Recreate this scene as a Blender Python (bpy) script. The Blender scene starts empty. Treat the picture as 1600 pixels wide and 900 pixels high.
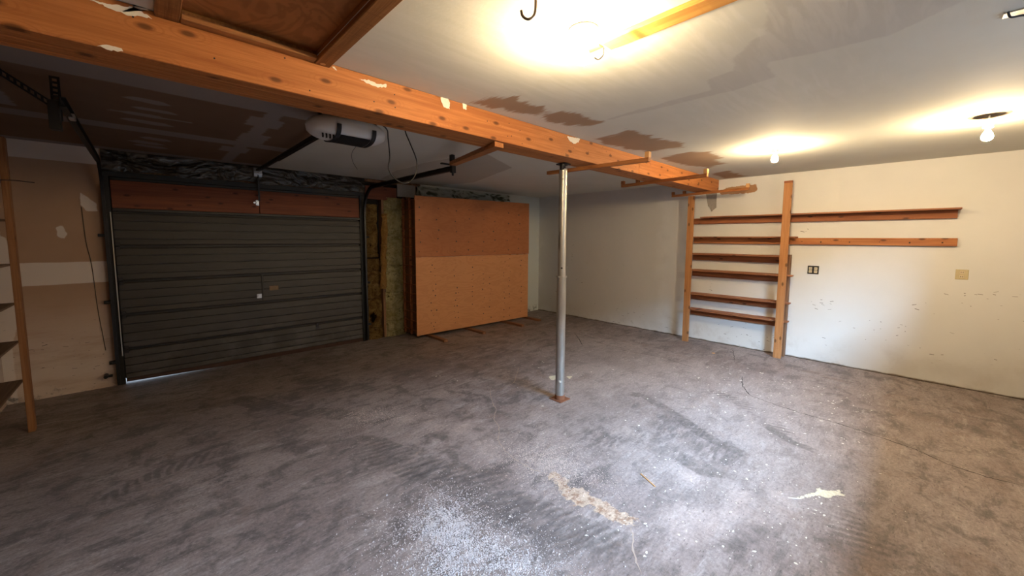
import bpy, bmesh, math, random
import numpy as np
from mathutils import Vector, Matrix
random.seed(7)
rng = np.random.default_rng(5)
S = bpy.context.scene
COL = S.collection

# ---------------------------------------------------------------- camera
cam_d = bpy.data.cameras.new('camera'); cam = bpy.data.objects.new('camera', cam_d); COL.objects.link(cam)
r_, u_, f_ = (0.72702, -0.6866, 0.00485), (0.0568, 0.06719, 0.99612), (0.68426, 0.72392, -0.08785)
m = Matrix(((r_[0], u_[0], -f_[0], 0), (r_[1], u_[1], -f_[1], 0), (r_[2], u_[2], -f_[2], 1.6), (0, 0, 0, 1)))
cam.matrix_world = m
cam_d.sensor_width = 36.0; cam_d.lens = 603.84 / 1600 * 36; cam_d.shift_y = -23.7 / 1600
cam_d.clip_start = .02
S.camera = cam

# ---------------------------------------------------------------- world, daylight, exposure
w = bpy.data.worlds.new('sky'); S.world = w; w.use_nodes = True
bg = w.node_tree.nodes['Background']; bg.inputs[0].default_value = (.62, .80, 1, 1); bg.inputs[1].default_value = 2.2

def area(name, loc, target, sx, sy, power, col, spread=180):
    l = bpy.data.lights.new(name, 'AREA'); l.shape = 'RECTANGLE'; l.size = sx; l.size_y = sy
    l.energy = power; l.color = col; l.spread = math.radians(spread)
    o = bpy.data.objects.new(name, l); COL.objects.link(o); o.location = loc
    o.rotation_euler = (Vector(target) - Vector(loc)).to_track_quat('-Z', 'Y').to_euler()
    return o
area('daylight_sky', (1.0, -4.3, 4.2), (1.0, -1.3, 4.2), 10, 1.6, 7000, (.47, .72, 1))
BULB_W = 34.0            # strength of each bare bulb
S.view_settings.view_transform = 'Standard'; S.view_settings.look = 'None'
S.view_settings.gamma = 1; S.view_settings.use_curve_mapping = False
S.view_settings.exposure = 0.6

# ---------------------------------------------------------------- helpers
def tag(o, label=None, cat=None, group=None, kind=None):
    if label: o['label'] = label
    if cat: o['category'] = cat
    if group: o['group'] = group
    if kind: o['kind'] = kind
    return o
def thing(name, label, cat, loc=(0, 0, 0), group=None, kind=None):
    o = bpy.data.objects.new(name, None); COL.objects.link(o); o.location = loc
    o.empty_display_size = .1
    return tag(o, label, cat, group, kind)

class MB:
    """collects shapes in world coordinates and links them as one mesh object"""
    def __init__(s): s.bm = bmesh.new()
    def box(s, a, b, bev=0.0, rot=None, seg=1):
        a = Vector(a); b = Vector(b); c = (a + b) / 2; d = b - a
        M = Matrix.Translation(c)
        if rot: M = M @ rot
        M = M @ Matrix.Diagonal((abs(d.x), abs(d.y), abs(d.z), 1))
        r = bmesh.ops.create_cube(s.bm, size=1, matrix=M)
        if bev:
            es = list({e for v in r['verts'] for e in v.link_edges})
            bmesh.ops.bevel(s.bm, geom=es, offset=bev, segments=seg, profile=.5, affect='EDGES', clamp_overlap=True)
        return s
    def hexa(s, pts):
        """eight corners: bottom four ccw, top four ccw"""
        v = [s.bm.verts.new(p) for p in pts]
        for f in ((3, 2, 1, 0), (4, 5, 6, 7), (0, 1, 5, 4), (1, 2, 6, 5), (2, 3, 7, 6), (3, 0, 4, 7)):
            s.bm.faces.new([v[i] for i in f])
        return s
    def cyl(s, p0, p1, r, r2=None, n=20, caps=True):
        p0 = Vector(p0); p1 = Vector(p1); r2 = r if r2 is None else r2
        d = p1 - p0; q = d.to_track_quat('Z', 'Y').to_matrix().to_4x4()
        bmesh.ops.create_cone(s.bm, cap_ends=caps, segments=n, radius1=r, radius2=r2, depth=d.length,
                              matrix=Matrix.Translation((p0 + p1) / 2) @ q)
        return s
    def lathe(s, c, prof, n=28):
        """profile of (r, z) turned about the vertical through c"""
        rings = []
        for r, z in prof:
            if r < 1e-5: rings.append([s.bm.verts.new((c[0], c[1], c[2] + z))]); continue
            rings.append([s.bm.verts.new((c[0] + r * math.cos(2 * math.pi * i / n), c[1] + r * math.sin(2 * math.pi * i / n), c[2] + z)) for i in range(n)])
        for A, B in zip(rings, rings[1:]):
            for i in range(n):
                j = (i + 1) % n
                if len(A) == 1 and len(B) == 1: continue
                if len(A) == 1: s.bm.faces.new((A[0], B[j], B[i]))
                elif len(B) == 1: s.bm.faces.new((A[i], A[j], B[0]))
                else: s.bm.faces.new((A[i], A[j], B[j], B[i]))
        return s
    def tube(s, pts, r, n=8, smooth=6):
        P = [Vector(p) for p in pts]
        if smooth and len(P) > 2:
            Q = []
            E = [2 * P[0] - P[1]] + P + [2 * P[-1] - P[-2]]
            for i in range(1, len(E) - 2):
                for k in range(smooth):
                    t = k / smooth; a, b, c, d = E[i - 1], E[i], E[i + 1], E[i + 2]
                    Q.append(.5 * ((2 * b) + (c - a) * t + (2 * a - 5 * b + 4 * c - d) * t * t + (3 * b - a - 3 * c + d) * t ** 3))
            P = Q + [P[-1]]
        rings = []; up = Vector((.13, .07, 1))
        for i, p in enumerate(P):
            t = (P[min(i + 1, len(P) - 1)] - P[max(i - 1, 0)]).normalized()
            if i == 0: x = t.cross(up).normalized()
            else: x = (x - t * x.dot(t)).normalized()
            y = t.cross(x)
            rings.append([s.bm.verts.new(p + (x * math.cos(2 * math.pi * k / n) + y * math.sin(2 * math.pi * k / n)) * r) for k in range(n)])
        for A, B in zip(rings, rings[1:]):
            for k in range(n):
                s.bm.faces.new((A[k], A[(k + 1) % n], B[(k + 1) % n], B[k]))
        s.bm.faces.new(rings[0][::-1]); s.bm.faces.new(rings[-1])
        return s
    def prism(s, poly, n, t):
        """polygon (3D points) extruded by t along n"""
        n = Vector(n) * t
        a = [s.bm.verts.new(p) for p in poly]; b = [s.bm.verts.new(Vector(p) + n) for p in poly]
        s.bm.faces.new(a); s.bm.faces.new(b[::-1])
        for i in range(len(a)):
            j = (i + 1) % len(a); s.bm.faces.new((a[i], b[i], b[j], a[j]))
        return s
    def build(s, name, mat, parent=None, smooth=False):
        me = bpy.data.meshes.new(name)
        bmesh.ops.recalc_face_normals(s.bm, faces=s.bm.faces)
        if parent is not None:
            bmesh.ops.translate(s.bm, vec=-wloc(parent), verts=s.bm.verts)
        s.bm.to_mesh(me); s.bm.free()
        for mm in (mat if isinstance(mat, (list, tuple)) else [mat]): me.materials.append(mm)
        if smooth:
            for p in me.polygons: p.use_smooth = True
            me.set_sharp_from_angle(angle=math.radians(40))
        o = bpy.data.objects.new(name, me); COL.objects.link(o)
        if parent is not None: o.parent = parent
        return o
def wloc(o):
    v = Vector(o.location)
    while o.parent: o = o.parent; v += Vector(o.location)
    return v
def copy_tree(o, parent=None):
    c = o.copy(); COL.objects.link(c); c.parent = parent
    for ch in list(o.children): copy_tree(ch, c)
    return c

# ---------------------------------------------------------------- materials
class NT:
    def __init__(s, name):
        s.m = bpy.data.materials.new(name); s.m.use_nodes = True; s.t = s.m.node_tree
        s.b = s.t.nodes['Principled BSDF']; s.o = s.t.nodes['Material Output']
    def n(s, typ, **k):
        nd = s.t.nodes.new(typ)
        for a, v in k.items():
            if a.startswith('_'): setattr(nd, a[1:], v); continue
            i = nd.inputs[int(a[1:])] if a[0] == 'i' and a[1:].isdigit() else nd.inputs[a.replace('_', ' ')]
            s.set(i, v)
        return nd
    def set(s, i, v):
        if hasattr(v, 'is_linked') or isinstance(v, bpy.types.NodeSocket): s.t.links.new(v, i)
        elif isinstance(v, bpy.types.Node): s.t.links.new(v.outputs[0], i)
        else: i.default_value = v
    def math(s, op, a, b=0.0, c=0.0, clamp=False):
        nd = s.t.nodes.new('ShaderNodeMath'); nd.operation = op; nd.use_clamp = clamp
        s.set(nd.inputs[0], a); s.set(nd.inputs[1], b); s.set(nd.inputs[2], c); return nd.outputs[0]
    def mix(s, f, a, b, mode='MIX'):
        nd = s.t.nodes.new('ShaderNodeMix'); nd.data_type = 'RGBA'; nd.blend_type = mode
        s.set(nd.inputs[0], f)
        for i, v in ((6, a), (7, b)):
            if isinstance(v, tuple) and len(v) == 3: v = (*v, 1)
            s.set(nd.inputs[i], v)
        return nd.outputs[2]
    def noise(s, vec, scale, det=4, rough=.5, dist=0.0):
        return s.n('ShaderNodeTexNoise', Vector=vec, Scale=scale, Detail=float(det), Roughness=rough, Distortion=dist).outputs[0]
    def obj(s, scale=(1, 1, 1), rand=True):
        tc = s.n('ShaderNodeTexCoord')
        v = tc.outputs['Object']
        if rand:
            oi = s.n('ShaderNodeObjectInfo')
            k = s.math('MULTIPLY', oi.outputs['Random'], 37.0)
            v = s.n('ShaderNodeVectorMath', _operation='ADD', i0=v, i1=k).outputs[0]
        mp = s.n('ShaderNodeMapping', Vector=v); mp.inputs['Scale'].default_value = scale
        return mp.outputs[0]
    def step(s, v, a, b):
        nd = s.t.nodes.new('ShaderNodeMapRange'); nd.interpolation_type = 'SMOOTHSTEP'
        s.set(nd.inputs[0], v); nd.inputs[1].default_value = a; nd.inputs[2].default_value = b
        return nd.outputs[0]
    def bump(s, h, strength=.3, dist=.01):
        nd = s.n('ShaderNodeBump', Height=h, Strength=strength, Distance=dist)
        s.set(s.b.inputs['Normal'], nd.outputs[0])
    def attr(s, name):
        a = s.n('ShaderNodeAttribute'); a.attribute_name = name
        x = s.n('ShaderNodeSeparateColor', Color=a.outputs['Color'])
        return x.outputs
    def fin(s, col, rough=.6, metal=0.0, spec=.5):
        if isinstance(col, tuple) and len(col) == 3: col = (*col, 1)
        s.set(s.b.inputs['Base Color'], col); s.set(s.b.inputs['Roughness'], rough)
        s.b.inputs['Metallic'].default_value = metal; s.b.inputs['Specular IOR Level'].default_value = spec
        return s.m

def plain(name, col, rough=.6, metal=0.0, var=.15, scale=12, bump=.15, spec=.5):
    t = NT(name); v = t.obj(); n = t.noise(v, scale, 5, .6)
    d = tuple(c * (1 - var) for c in col); l = tuple(min(1, c * (1 + var)) for c in col)
    t.bump(t.noise(v, scale * 4, 4), bump, .004)
    return t.fin(t.mix(n, d, l), rough, metal, spec)

def wood(name, col, dark, axis='x', knots=True, rough=.62, contrast=1.0, nrm=None):
    t = NT(name); i = 'xyz'.index(axis)
    sc = [16.0] * 3; sc[i] = .55
    v = t.obj(tuple(sc)); g = t.noise(v, 2.2, 6, .62, .6)
    sc2 = [60.0] * 3; sc2[i] = 2.0
    g2 = t.noise(t.obj(tuple(sc2)), 3, 3, .5)
    big = t.noise(t.obj(), 1.8, 3, .5)
    f = t.math('ADD', t.math('MULTIPLY', g, .75), t.math('MULTIPLY', g2, .25))
    f = t.step(f, .5 - .15 / contrast, .5 + .15 / contrast)
    c = t.mix(f, dark, col)
    c = t.mix(t.math('MULTIPLY', t.step(big, .35, .75), .35), c, tuple(x * .72 for x in col))
    if knots:
        sk = [8.0] * 3; sk[i] = 3.6
        o3 = [a for a in 'xyz' if a != (nrm or ('y' if axis != 'y' else 'x'))]
        sx = t.n('ShaderNodeSeparateXYZ', i0=t.obj(tuple(sk)))
        cx = t.n('ShaderNodeCombineXYZ', i0=sx.outputs['xyz'.index(o3[0])], i1=sx.outputs['xyz'.index(o3[1])])
        vo = t.n('ShaderNodeTexVoronoi', Vector=cx.outputs[0], Scale=1.0); vo.voronoi_dimensions = '2D'
        k = t.math('MULTIPLY', t.step(vo.outputs[0], .13, .05), t.step(t.n('ShaderNodeSeparateColor', Color=vo.outputs[1]).outputs[0], .2, .25))
        ring = t.step(t.math('SINE', t.math('MULTIPLY', vo.outputs[0], 70.0)), .2, .9)
        c = t.mix(t.math('MULTIPLY', t.math('MULTIPLY', ring, t.step(vo.outputs[0], .42, .15)), .45), c, dark)
        c = t.mix(t.math('MULTIPLY', k, .8), c, tuple(x * .25 for x in dark))
    t.bump(f, .12, .004)
    return t.fin(c, rough, spec=.3)

def plywood(name, col, dark, sx=2.0):
    t = NT(name)
    v = t.obj((sx * .35, 1, 2.6)); n = t.noise(v, 2.3, 3, .5, 1.2)
    wv = t.math('SINE', t.math('MULTIPLY', n, 42.0))
    f = t.step(wv, -.6, 1.0)
    fine = t.noise(t.obj((2, 2, 40)), 4, 4, .6)
    c = t.mix(t.math('MULTIPLY', f, .35), col, dark)
    c = t.mix(t.math('MULTIPLY', fine, .45), c, dark)
    t.bump(fine, .1, .003)
    return t.fin(c, .6, spec=.3)

M = {}
M['beam'] = wood('beam_wood', (.52, .205, .064), (.34, .115, .032), 'x', True, nrm='y')
M['frame'] = wood('dark_frame_wood', (.30, .135, .045), (.16, .062, .02), 'y', True)
M['frame_x'] = wood('frame_strip_wood', (.42, .20, .07), (.25, .10, .035), 'x', False)
M['post'] = wood('post_wood', (.50, .24, .095), (.35, .15, .052), 'z', True, nrm='x')
M['post_dark'] = wood('old_post_wood', (.26, .14, .075), (.15, .075, .04), 'z', False)
M['shelf'] = wood('shelf_wood', (.40, .175, .085), (.23, .085, .04), 'y', True)
M['shelf_old'] = wood('grey_shelf_wood', (.20, .125, .085), (.12, .07, .045), 'y', False)
M['ledger'] = wood('ledger_wood', (.34, .12, .045), (.19, .06, .022), 'y', True)
M['cleat'] = wood('cleat_wood', (.48, .20, .07), (.30, .10, .035), 'y', True)
M['lath'] = wood('lath_wood', (.62, .34, .09), (.46, .21, .05), 'y', True)
M['rack'] = wood('rack_wood', (.42, .17, .055), (.26, .09, .03), 'y', False)
M['sleeper'] = wood('sleeper_wood', (.34, .17, .09), (.20, .09, .05), 'y', False)
M['door_wood'] = wood('door_board_wood', (.22, .065, .030), (.125, .034, .016), 'x', True)
M['ply'] = plywood('fir_plywood', (.60, .285, .13), (.44, .185, .075))
M['ply_red'] = plywood('red_fir_plywood', (.43, .165, .068), (.31, .11, .042))
M['ply_hatch'] = plywood('hatch_plywood', (.46, .19, .06), (.15, .05, .015), 5)
M['endgrain'] = plain('sawn_end_wood', (.55, .30, .12), .7)
M['black'] = plain('black_painted_steel', (.005, .005, .0055), .5, .0, .3)
M['bracket'] = plain('dark_steel', (.03, .03, .034), .42, .7, .3)
M['zinc'] = plain('zinc_plated_steel', (.55, .56, .58), .3, .9, .2)
M['galv'] = None
M['white_plastic'] = plain('white_plastic', (.62, .64, .66), .38, 0, .06, 4, .03)
M['dark_plastic'] = plain('dark_grey_plastic', (.035, .037, .045), .45)
M['porcelain'] = plain('white_porcelain', (.74, .72, .66), .3, 0, .05, 5, .02)
M['ivory'] = plain('ivory_plastic', (.52, .44, .26), .4, 0, .08, 40)
M['recept'] = plain('cream_receptacle', (.62, .52, .36), .4)
M['hole'] = plain('dark_recess', (.015, .012, .010), .8)
M['brownbox'] = plain('dark_brown_metal', (.07, .05, .035), .6)
M['rust'] = plain('rusty_steel', (.20, .075, .035), .85, 0, .35, 30, .4)
M['plaster'] = plain('white_plaster', (.74, .70, .64), .85, 0, .08, 30, .4)
M['cement'] = plain('grey_mortar', (.30, .28, .26), .9, 0, .2, 30, .5)
M['cable'] = plain('black_rubber', (.02, .018, .017), .5)
M['darkrust'] = plain('dark_rusty_edge', (.055, .028, .022), .9, 0, .4, 20)
M['crack'] = plain('floor_crack_dark', (.035, .030, .028), .95)
M['crack_pale'] = plain('floor_crack_filled', (.36, .28, .24), .95)
M['copper_hook'] = plain('dark_bronze_steel', (.14, .10, .075), .4, .7)
M['label'] = plain('tan_paper_label', (.20, .13, .075), .7, 0, .3, 60)
M['cloud'] = plain('outdoor_ground', (.35, .34, .32), .9)

def galv():
    t = NT('galvanised_steel'); v = t.obj((1, 1, .35)); n = t.noise(v, 22, 5, .6); n2 = t.noise(t.obj((1, 1, .2)), 9, 4, .6)
    c = t.mix(n, (.32, .32, .31), (.62, .61, .58)); c = t.mix(t.step(n2, .60, .72), c, (.16, .13, .10))
    t.bump(n, .1, .003)
    return t.fin(c, t.math('ADD', t.math('MULTIPLY', n, .25), .28), .8)
M['galv'] = galv()

def door_mat():
    t = NT('black_door_paint'); v = t.obj((.6, 1, 6)); n = t.noise(v, 6, 5, .6)
    w = t.noise(t.obj((.2, 1, 30)), 5, 4, .6)
    c = t.mix(t.math('MULTIPLY', n, .8), (.016, .0135, .013), (.045, .039, .037))
    c = t.mix(t.math('MULTIPLY', t.step(w, .55, .8), .4), c, (.085, .075, .072))
    g = t.n('ShaderNodeSeparateXYZ', i0=t.n('ShaderNodeNewGeometry').outputs[0]).outputs[2]
    dust_light = t.math('MULTIPLY', t.step(g, .75, .1), t.step(t.noise(t.obj(), 3, 6, .65), .38, .7))  # dust low on the door, with bluish window light painted into it
    c = t.mix(t.math('MULTIPLY', dust_light, .55), c, (.11, .105, .115))
    spk = t.step(t.noise(t.obj(), 70, 2, .5), .79, .82)
    c = t.mix(spk, c, (.4, .4, .42))
    t.bump(n, .12, .004)
    return t.fin(c, .5, spec=.45)
M['door'] = door_mat()

def plastic():
    t = NT('vapour_barrier_film'); v = t.obj((1, 1, 2)); n = t.noise(v, 2.6, 3, .5, 2.2); n2 = t.noise(v, 9, 3, .5, .8)
    t.bump(t.math('ADD', n, t.math('MULTIPLY', n2, .25)), .8, .06)
    c = t.mix(t.step(t.math('ADD', n, t.math('MULTIPLY', n2, .3)), .62, .85), (.045, .038, .033), (.20, .18, .165))  # highlights on the crumples painted as paler crests
    return t.fin(c, .16, spec=.9)
M['film'] = plastic()
def plastic2():
    t = NT('pale_vapour_film'); v = t.obj((1, 1, 2)); n = t.noise(v, 3, 4, .5, 1.8)
    t.bump(n, .8, .05)
    return t.fin(t.mix(t.step(n, .38, .55), (.13, .16, .13), (.62, .68, .65)), .25, spec=.6)
M['film_pale'] = plastic2()
def batt(name, a, b, c3):
    t = NT(name); v = t.obj(); n = t.noise(v, 9, 6, .7, .8); n2 = t.noise(v, 34, 5, .7)
    c = t.mix(t.step(n, .35, .65), a, b); c = t.mix(t.step(n2, .52, .72), c, c3)
    n3 = t.noise(t.obj((1, 1, .5)), 5, 5, .7); c = t.mix(t.step(n3, .60, .68), c, tuple(x * .25 for x in c3))
    t.bump(t.math('ADD', n, n2), 1.0, .03)
    return t.fin(c, .95, spec=.1)
M['batt'] = batt('yellow_glass_wool', (.58, .48, .20), (.86, .78, .44), (.28, .22, .10))
M['batt_brown'] = batt('brown_glass_wool', (.20, .115, .042), (.42, .27, .10), (.05, .028, .012))
M['batt_orange'] = batt('orange_glass_wool', (.50, .27, .09), (.62, .36, .12), (.25, .13, .05))

def bulb_mat():
    t = NT('lit_bulb'); e = t.n('ShaderNodeEmission'); e.inputs[0].default_value = (1, .74, .42, 1); e.inputs[1].default_value = BULB_W / (math.pi * 4 * math.pi * .03 ** 2)
    t.t.links.new(e.outputs[0], t.o.inputs[0]); return t.m
M['bulb'] = bulb_mat()

def bandmask(t, ch, v, scale=14, amt=.7, lo=.42, hi=.58):
    nz = t.math('MULTIPLY', t.math('SUBTRACT', t.noise(v, scale, 5, .65), .5), amt)
    return t.step(t.math('ADD', ch, nz), lo, hi)

def floor_mat():
    t = NT('worn_concrete')
    tc = t.n('ShaderNodeTexCoord').outputs['Object']
    A = t.attr('ma'); B = t.attr('mb')
    # streaks brushed diagonally over the slab
    mp = t.n('ShaderNodeMapping', Vector=tc); mp.inputs['Rotation'].default_value = (0, 0, math.radians(-38)); mp.inputs['Scale'].default_value = (1.0, 3.6, 1)
    st = t.noise(mp.outputs[0], 3.2, 9, .68, .7)
    big = t.noise(tc, .9, 6, .6, .5)
    mid = t.noise(tc, 4.5, 12, .74, .35)
    fine = t.noise(tc, 55, 6, .7)
    c = t.mix(t.step(big, .32, .68), (.195, .155, .150), (.300, .250, .243))
    c = t.mix(t.math('MULTIPLY', t.math('MULTIPLY', t.step(st, .44, .66), t.step(t.noise(tc, 1.3, 5, .6), .35, .62)), .8), c, (.350, .300, .292))
    c = t.mix(t.math('MULTIPLY', t.step(mid, .52, .38), .75), c, (.105, .088, .088))
    mid2 = t.noise(mp.outputs[0], 2.4, 12, .78, .35)
    c = t.mix(t.math('MULTIPLY', t.step(mid2, .51, .64), .7), c, (.095, .080, .080))
    c = t.mix(t.math('MULTIPLY', t.step(mid2, .45, .34), .65), c, (.40, .355, .355))
    c = t.mix(t.math('MULTIPLY', t.step(t.noise(tc, 2.2, 8, .7, 1.0), .56, .70), .6), c, (.19, .135, .115))
    light = bandmask(t, B[1], tc, 3, .9, .25, .85)
    c = t.mix(t.math('MULTIPLY', light, .3), c, (.36, .315, .305))
    pink = bandmask(t, A[1], tc, 3.2, 1.7, .45, 1.0)
    c = t.mix(t.math('MULTIPLY', pink, .55), c, (.46, .375, .355))
    dark = bandmask(t, B[0], tc, 3.5, 2.6, .45, 1.0)
    c = t.mix(t.math('MULTIPLY', t.math('MULTIPLY', dark, t.step(t.noise(mp.outputs[0], 5.5, 9, .75, .3), .40, .58)), .72), c, (.095, .082, .084))
    trk = t.math('MULTIPLY', bandmask(t, A[0], tc, 9, 1.6, .30, .95), t.step(t.noise(tc, 2.7, 6, .65), .34, .56))
    c = t.mix(t.math('MULTIPLY', trk, .62), c, (.078, .067, .066))
    rst = bandmask(t, A[2], tc, 14, 2.2, .42, .62)
    c = t.mix(t.math('MULTIPLY', rst, .8), c, t.mix(t.step(t.noise(tc, 22, 5, .7), .4, .55), (.26, .15, .095), (.50, .375, .285)))
    wht = bandmask(t, B[2], tc, 30, 1.2, .42, .55)
    c = t.mix(wht, c, (.66, .61, .47))
    # pale specks, small chips and fine grit of the surface
    sp = t.n('ShaderNodeTexVoronoi', Vector=t.n('ShaderNodeVectorMath', _operation='ADD', i0=mp.outputs[0], i1=(3, 1, 0)).outputs[0], Scale=34.0)
    sel = t.step(t.noise(tc, 2.6, 4, .6), .50, .62)
    spk = t.math('MULTIPLY', t.step(sp.outputs[0], .20, .11), t.math('MULTIPLY', sel, t.step(t.n('ShaderNodeSeparateColor', Color=sp.outputs[1]).outputs[0], .62, .66)))
    c = t.mix(t.math('MULTIPLY', spk, .75), c, (.62, .59, .58))
    sp2 = t.n('ShaderNodeTexVoronoi', Vector=mp.outputs[0], Scale=21.0)
    spk2 = t.math('MULTIPLY', t.step(sp2.outputs[0], .26, .14), t.step(t.n('ShaderNodeSeparateColor', Color=sp2.outputs[1]).outputs[1], .70, .74))
    c = t.mix(t.math('MULTIPLY', spk2, .55), c, (.07, .06, .06))
    c = t.mix(.35, c, t.mix(t.step(fine, .3, .7), (.25, .25, .25), (.78, .78, .78)), 'OVERLAY')
    c = t.mix(.3, c, t.mix(t.step(t.noise(mp.outputs[0], 16, 7, .72), .3, .7), (.3, .3, .3), (.72, .72, .72)), 'OVERLAY')
    h = t.math('ADD', t.math('MULTIPLY', mid, .6), t.math('ADD', t.math('MULTIPLY', fine, .25), t.math('MULTIPLY', trk, -.25)))
    h = t.math('ADD', h, t.math('MULTIPLY', st, .5))
    t.bump(h, .55, .012)
    return t.fin(c, t.math('ADD', t.math('MULTIPLY', mid, .3), .45), spec=.35)
M['floor'] = floor_mat()

def ceiling_mat():
    t = NT('patched_ceiling_paint'); tc = t.n('ShaderNodeTexCoord').outputs['Object']
    A = t.attr('ma'); B = t.attr('mb')
    n = t.noise(tc, 2, 6, .6); nf = t.noise(tc, 60, 4, .6)
    mp = t.n('ShaderNodeMapping', Vector=tc); mp.inputs['Scale'].default_value = (1, 7, 1)
    mq = t.n('ShaderNodeMapping', Vector=tc); mq.inputs['Scale'].default_value = (8, .9, 1)
    c = t.mix(n, (.545, .545, .50), (.645, .65, .61))
    grey = bandmask(t, A[1], tc, 5, .8, .40, .62)
    c = t.mix(t.math('MULTIPLY', grey, .55), c, (.46, .445, .43))
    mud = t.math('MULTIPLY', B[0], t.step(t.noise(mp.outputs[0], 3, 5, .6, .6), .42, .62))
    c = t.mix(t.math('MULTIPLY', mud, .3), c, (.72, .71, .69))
    br = t.math('MULTIPLY', bandmask(t, A[0], mq.outputs[0], 2.2, 1.3, .38, .62), .9)
    c = t.mix(br, c, t.mix(n, (.30, .185, .11), (.37, .235, .15)))
    # bare brown board behind the beam with taped joints
    bare = bandmask(t, A[2], tc, 10, .2, .47, .53)
    c = t.mix(bare, c, t.mix(t.noise(tc, 3, 5, .6), (.15, .092, .060), (.20, .128, .088)))
    tape = t.math('MULTIPLY', bandmask(t, B[1], mp.outputs[0], 4, 1.0, .40, .70), 1.0)
    c = t.mix(t.math('MULTIPLY', tape, .85), c, (.27, .24, .235))
    tan = bandmask(t, B[2], mp.outputs[0], 4, .3, .46, .54)
    c = t.mix(t.math('MULTIPLY', tan, .5), c, (.30, .25, .20))
    t.bump(t.math('ADD', t.math('MULTIPLY', nf, .3), t.math('ADD', t.math('MULTIPLY', n, .5), t.math('MULTIPLY', mud, .15))), .25, .006)
    return t.fin(c, .85, spec=.2)
M['ceiling'] = ceiling_mat()

def wall2_mat():
    t = NT('scuffed_white_wall'); tc = t.n('ShaderNodeTexCoord').outputs['Object']
    A = t.attr('ma')
    z = t.n('ShaderNodeSeparateXYZ', i0=tc).outputs[2]
    n = t.noise(tc, 1.6, 6, .6); nf = t.noise(tc, 70, 4, .6)
    c = t.mix(n, (.61, .61, .60), (.71, .71, .705))
    low = t.math('MULTIPLY', t.step(z, .5, .0), t.step(t.noise(tc, 3, 8, .7, .5), .48, .75))
    c = t.mix(t.math('MULTIPLY', low, .5), c, (.36, .31, .26))
    base = t.step(t.math('ADD', z, t.math('MULTIPLY', t.noise(tc, 5, 5, .6), -.05)), .0, -.02)
    c = t.mix(base, c, (.16, .12, .085))
    # scuffs: short dark dashes in the lower half
    mp = t.n('ShaderNodeMapping', Vector=tc); mp.inputs['Scale'].default_value = (1, .55, 2.6); mp.inputs['Rotation'].default_value = (.25, 0, 0)
    sc = t.n('ShaderNodeTexNoise', Vector=mp.outputs[0], Scale=19.0, Detail=3.0, Roughness=.55).outputs[0]
    zone = t.math('MULTIPLY', t.step(z, 1.2, .9), t.step(t.noise(tc, 2.1, 2, .5), .48, .60))
    s = t.math('MULTIPLY', t.step(sc, .715, .735), zone)
    c = t.mix(t.math('MULTIPLY', s, .75), c, (.12, .11, .11))
    br = bandmask(t, A[0], tc, 22, .8, .42, .58); c = t.mix(br, c, (.36, .20, .10))
    sh = bandmask(t, A[2], tc, 3, .9, .3, .8); c = t.mix(t.math('MULTIPLY', sh, .35), c, (.42, .39, .36))
    t.bump(t.math('ADD', t.math('MULTIPLY', nf, .3), n), .2, .006)
    return t.fin(c, .55, spec=.4)
M['wall_right'] = wall2_mat()

def wall1_mat():
    t = NT('taped_drywall'); tc = t.n('ShaderNodeTexCoord').outputs['Object']
    A = t.attr('ma'); B = t.attr('mb')
    z = t.n('ShaderNodeSeparateXYZ', i0=tc).outputs[2]
    n = t.noise(tc, 3, 6, .6)
    mp = t.n('ShaderNodeMapping', Vector=tc); mp.inputs['Scale'].default_value = (1, 1, 5)
    bare = t.mix(n, (.34, .215, .145), (.43, .285, .20))
    fade = t.math('MULTIPLY', t.step(z, 1.15, .3), t.step(t.noise(mp.outputs[0], 2, 6, .6), .1, .6))  # whitish mud towards the bottom, with daylight there added to the colour
    c = t.mix(t.math('MULTIPLY', fade, .75), bare, (.68, .59, .54))
    tape = bandmask(t, A[0], mp.outputs[0], 5, .3, .42, .58)
    c = t.mix(t.math('MULTIPLY', tape, .8), c, (.70, .64, .61))
    white = bandmask(t, A[1], tc, 6, .2, .45, .55)
    c = t.mix(white, c, (.58, .62, .61))
    mould = t.math('MULTIPLY', t.step(z, .17, .03), t.step(t.noise(tc, 11, 6, .7), .50, .62))
    c = t.mix(t.math('MULTIPLY', mould, .8), c, (.10, .095, .09))
    sc = t.noise(mp.outputs[0], 12, 3, .55)
    s = t.math('MULTIPLY', t.step(sc, .71, .73), t.step(z, .9, .6))
    c = t.mix(t.math('MULTIPLY', s, .8), c, (.10, .08, .07))
    t.bump(t.math('ADD', t.math('MULTIPLY', tape, .3), n), .2, .006)
    return t.fin(c, .8, spec=.25)
M['wall_back'] = wall1_mat()
M['wall_plain'] = plain('plain_wall_paint', (.50, .46, .42), .8, 0, .1, 2, .1)

# ---------------------------------------------------------------- mask painting on gridded surfaces
def sdf_poly(P, U, V):
    d = np.full(U.shape, 1e9); ins = np.zeros(U.shape, bool)
    for (x0, y0), (x1, y1) in zip(P, P[1:] + P[:1]):
        dx, dy = x1 - x0, y1 - y0
        t = np.clip(((U - x0) * dx + (V - y0) * dy) / (dx * dx + dy * dy + 1e-12), 0, 1)
        d = np.minimum(d, np.hypot(U - x0 - t * dx, V - y0 - t * dy))
        c = (y0 > V) != (y1 > V)
        ins ^= c & (U < (x1 - x0) * (V - y0) / (y1 - y0 + 1e-12) + x0)
    return np.where(ins, -d, d)
def mask(polys, U, V, soft=.05):
    m = np.zeros(U.shape)
    for P in polys: m = np.maximum(m, np.clip(.5 - sdf_poly(P, U, V) / (2 * soft), 0, 1))
    return m
def rect(a, b, c, d): return [(a, c), (b, c), (b, d), (a, d)]
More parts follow.
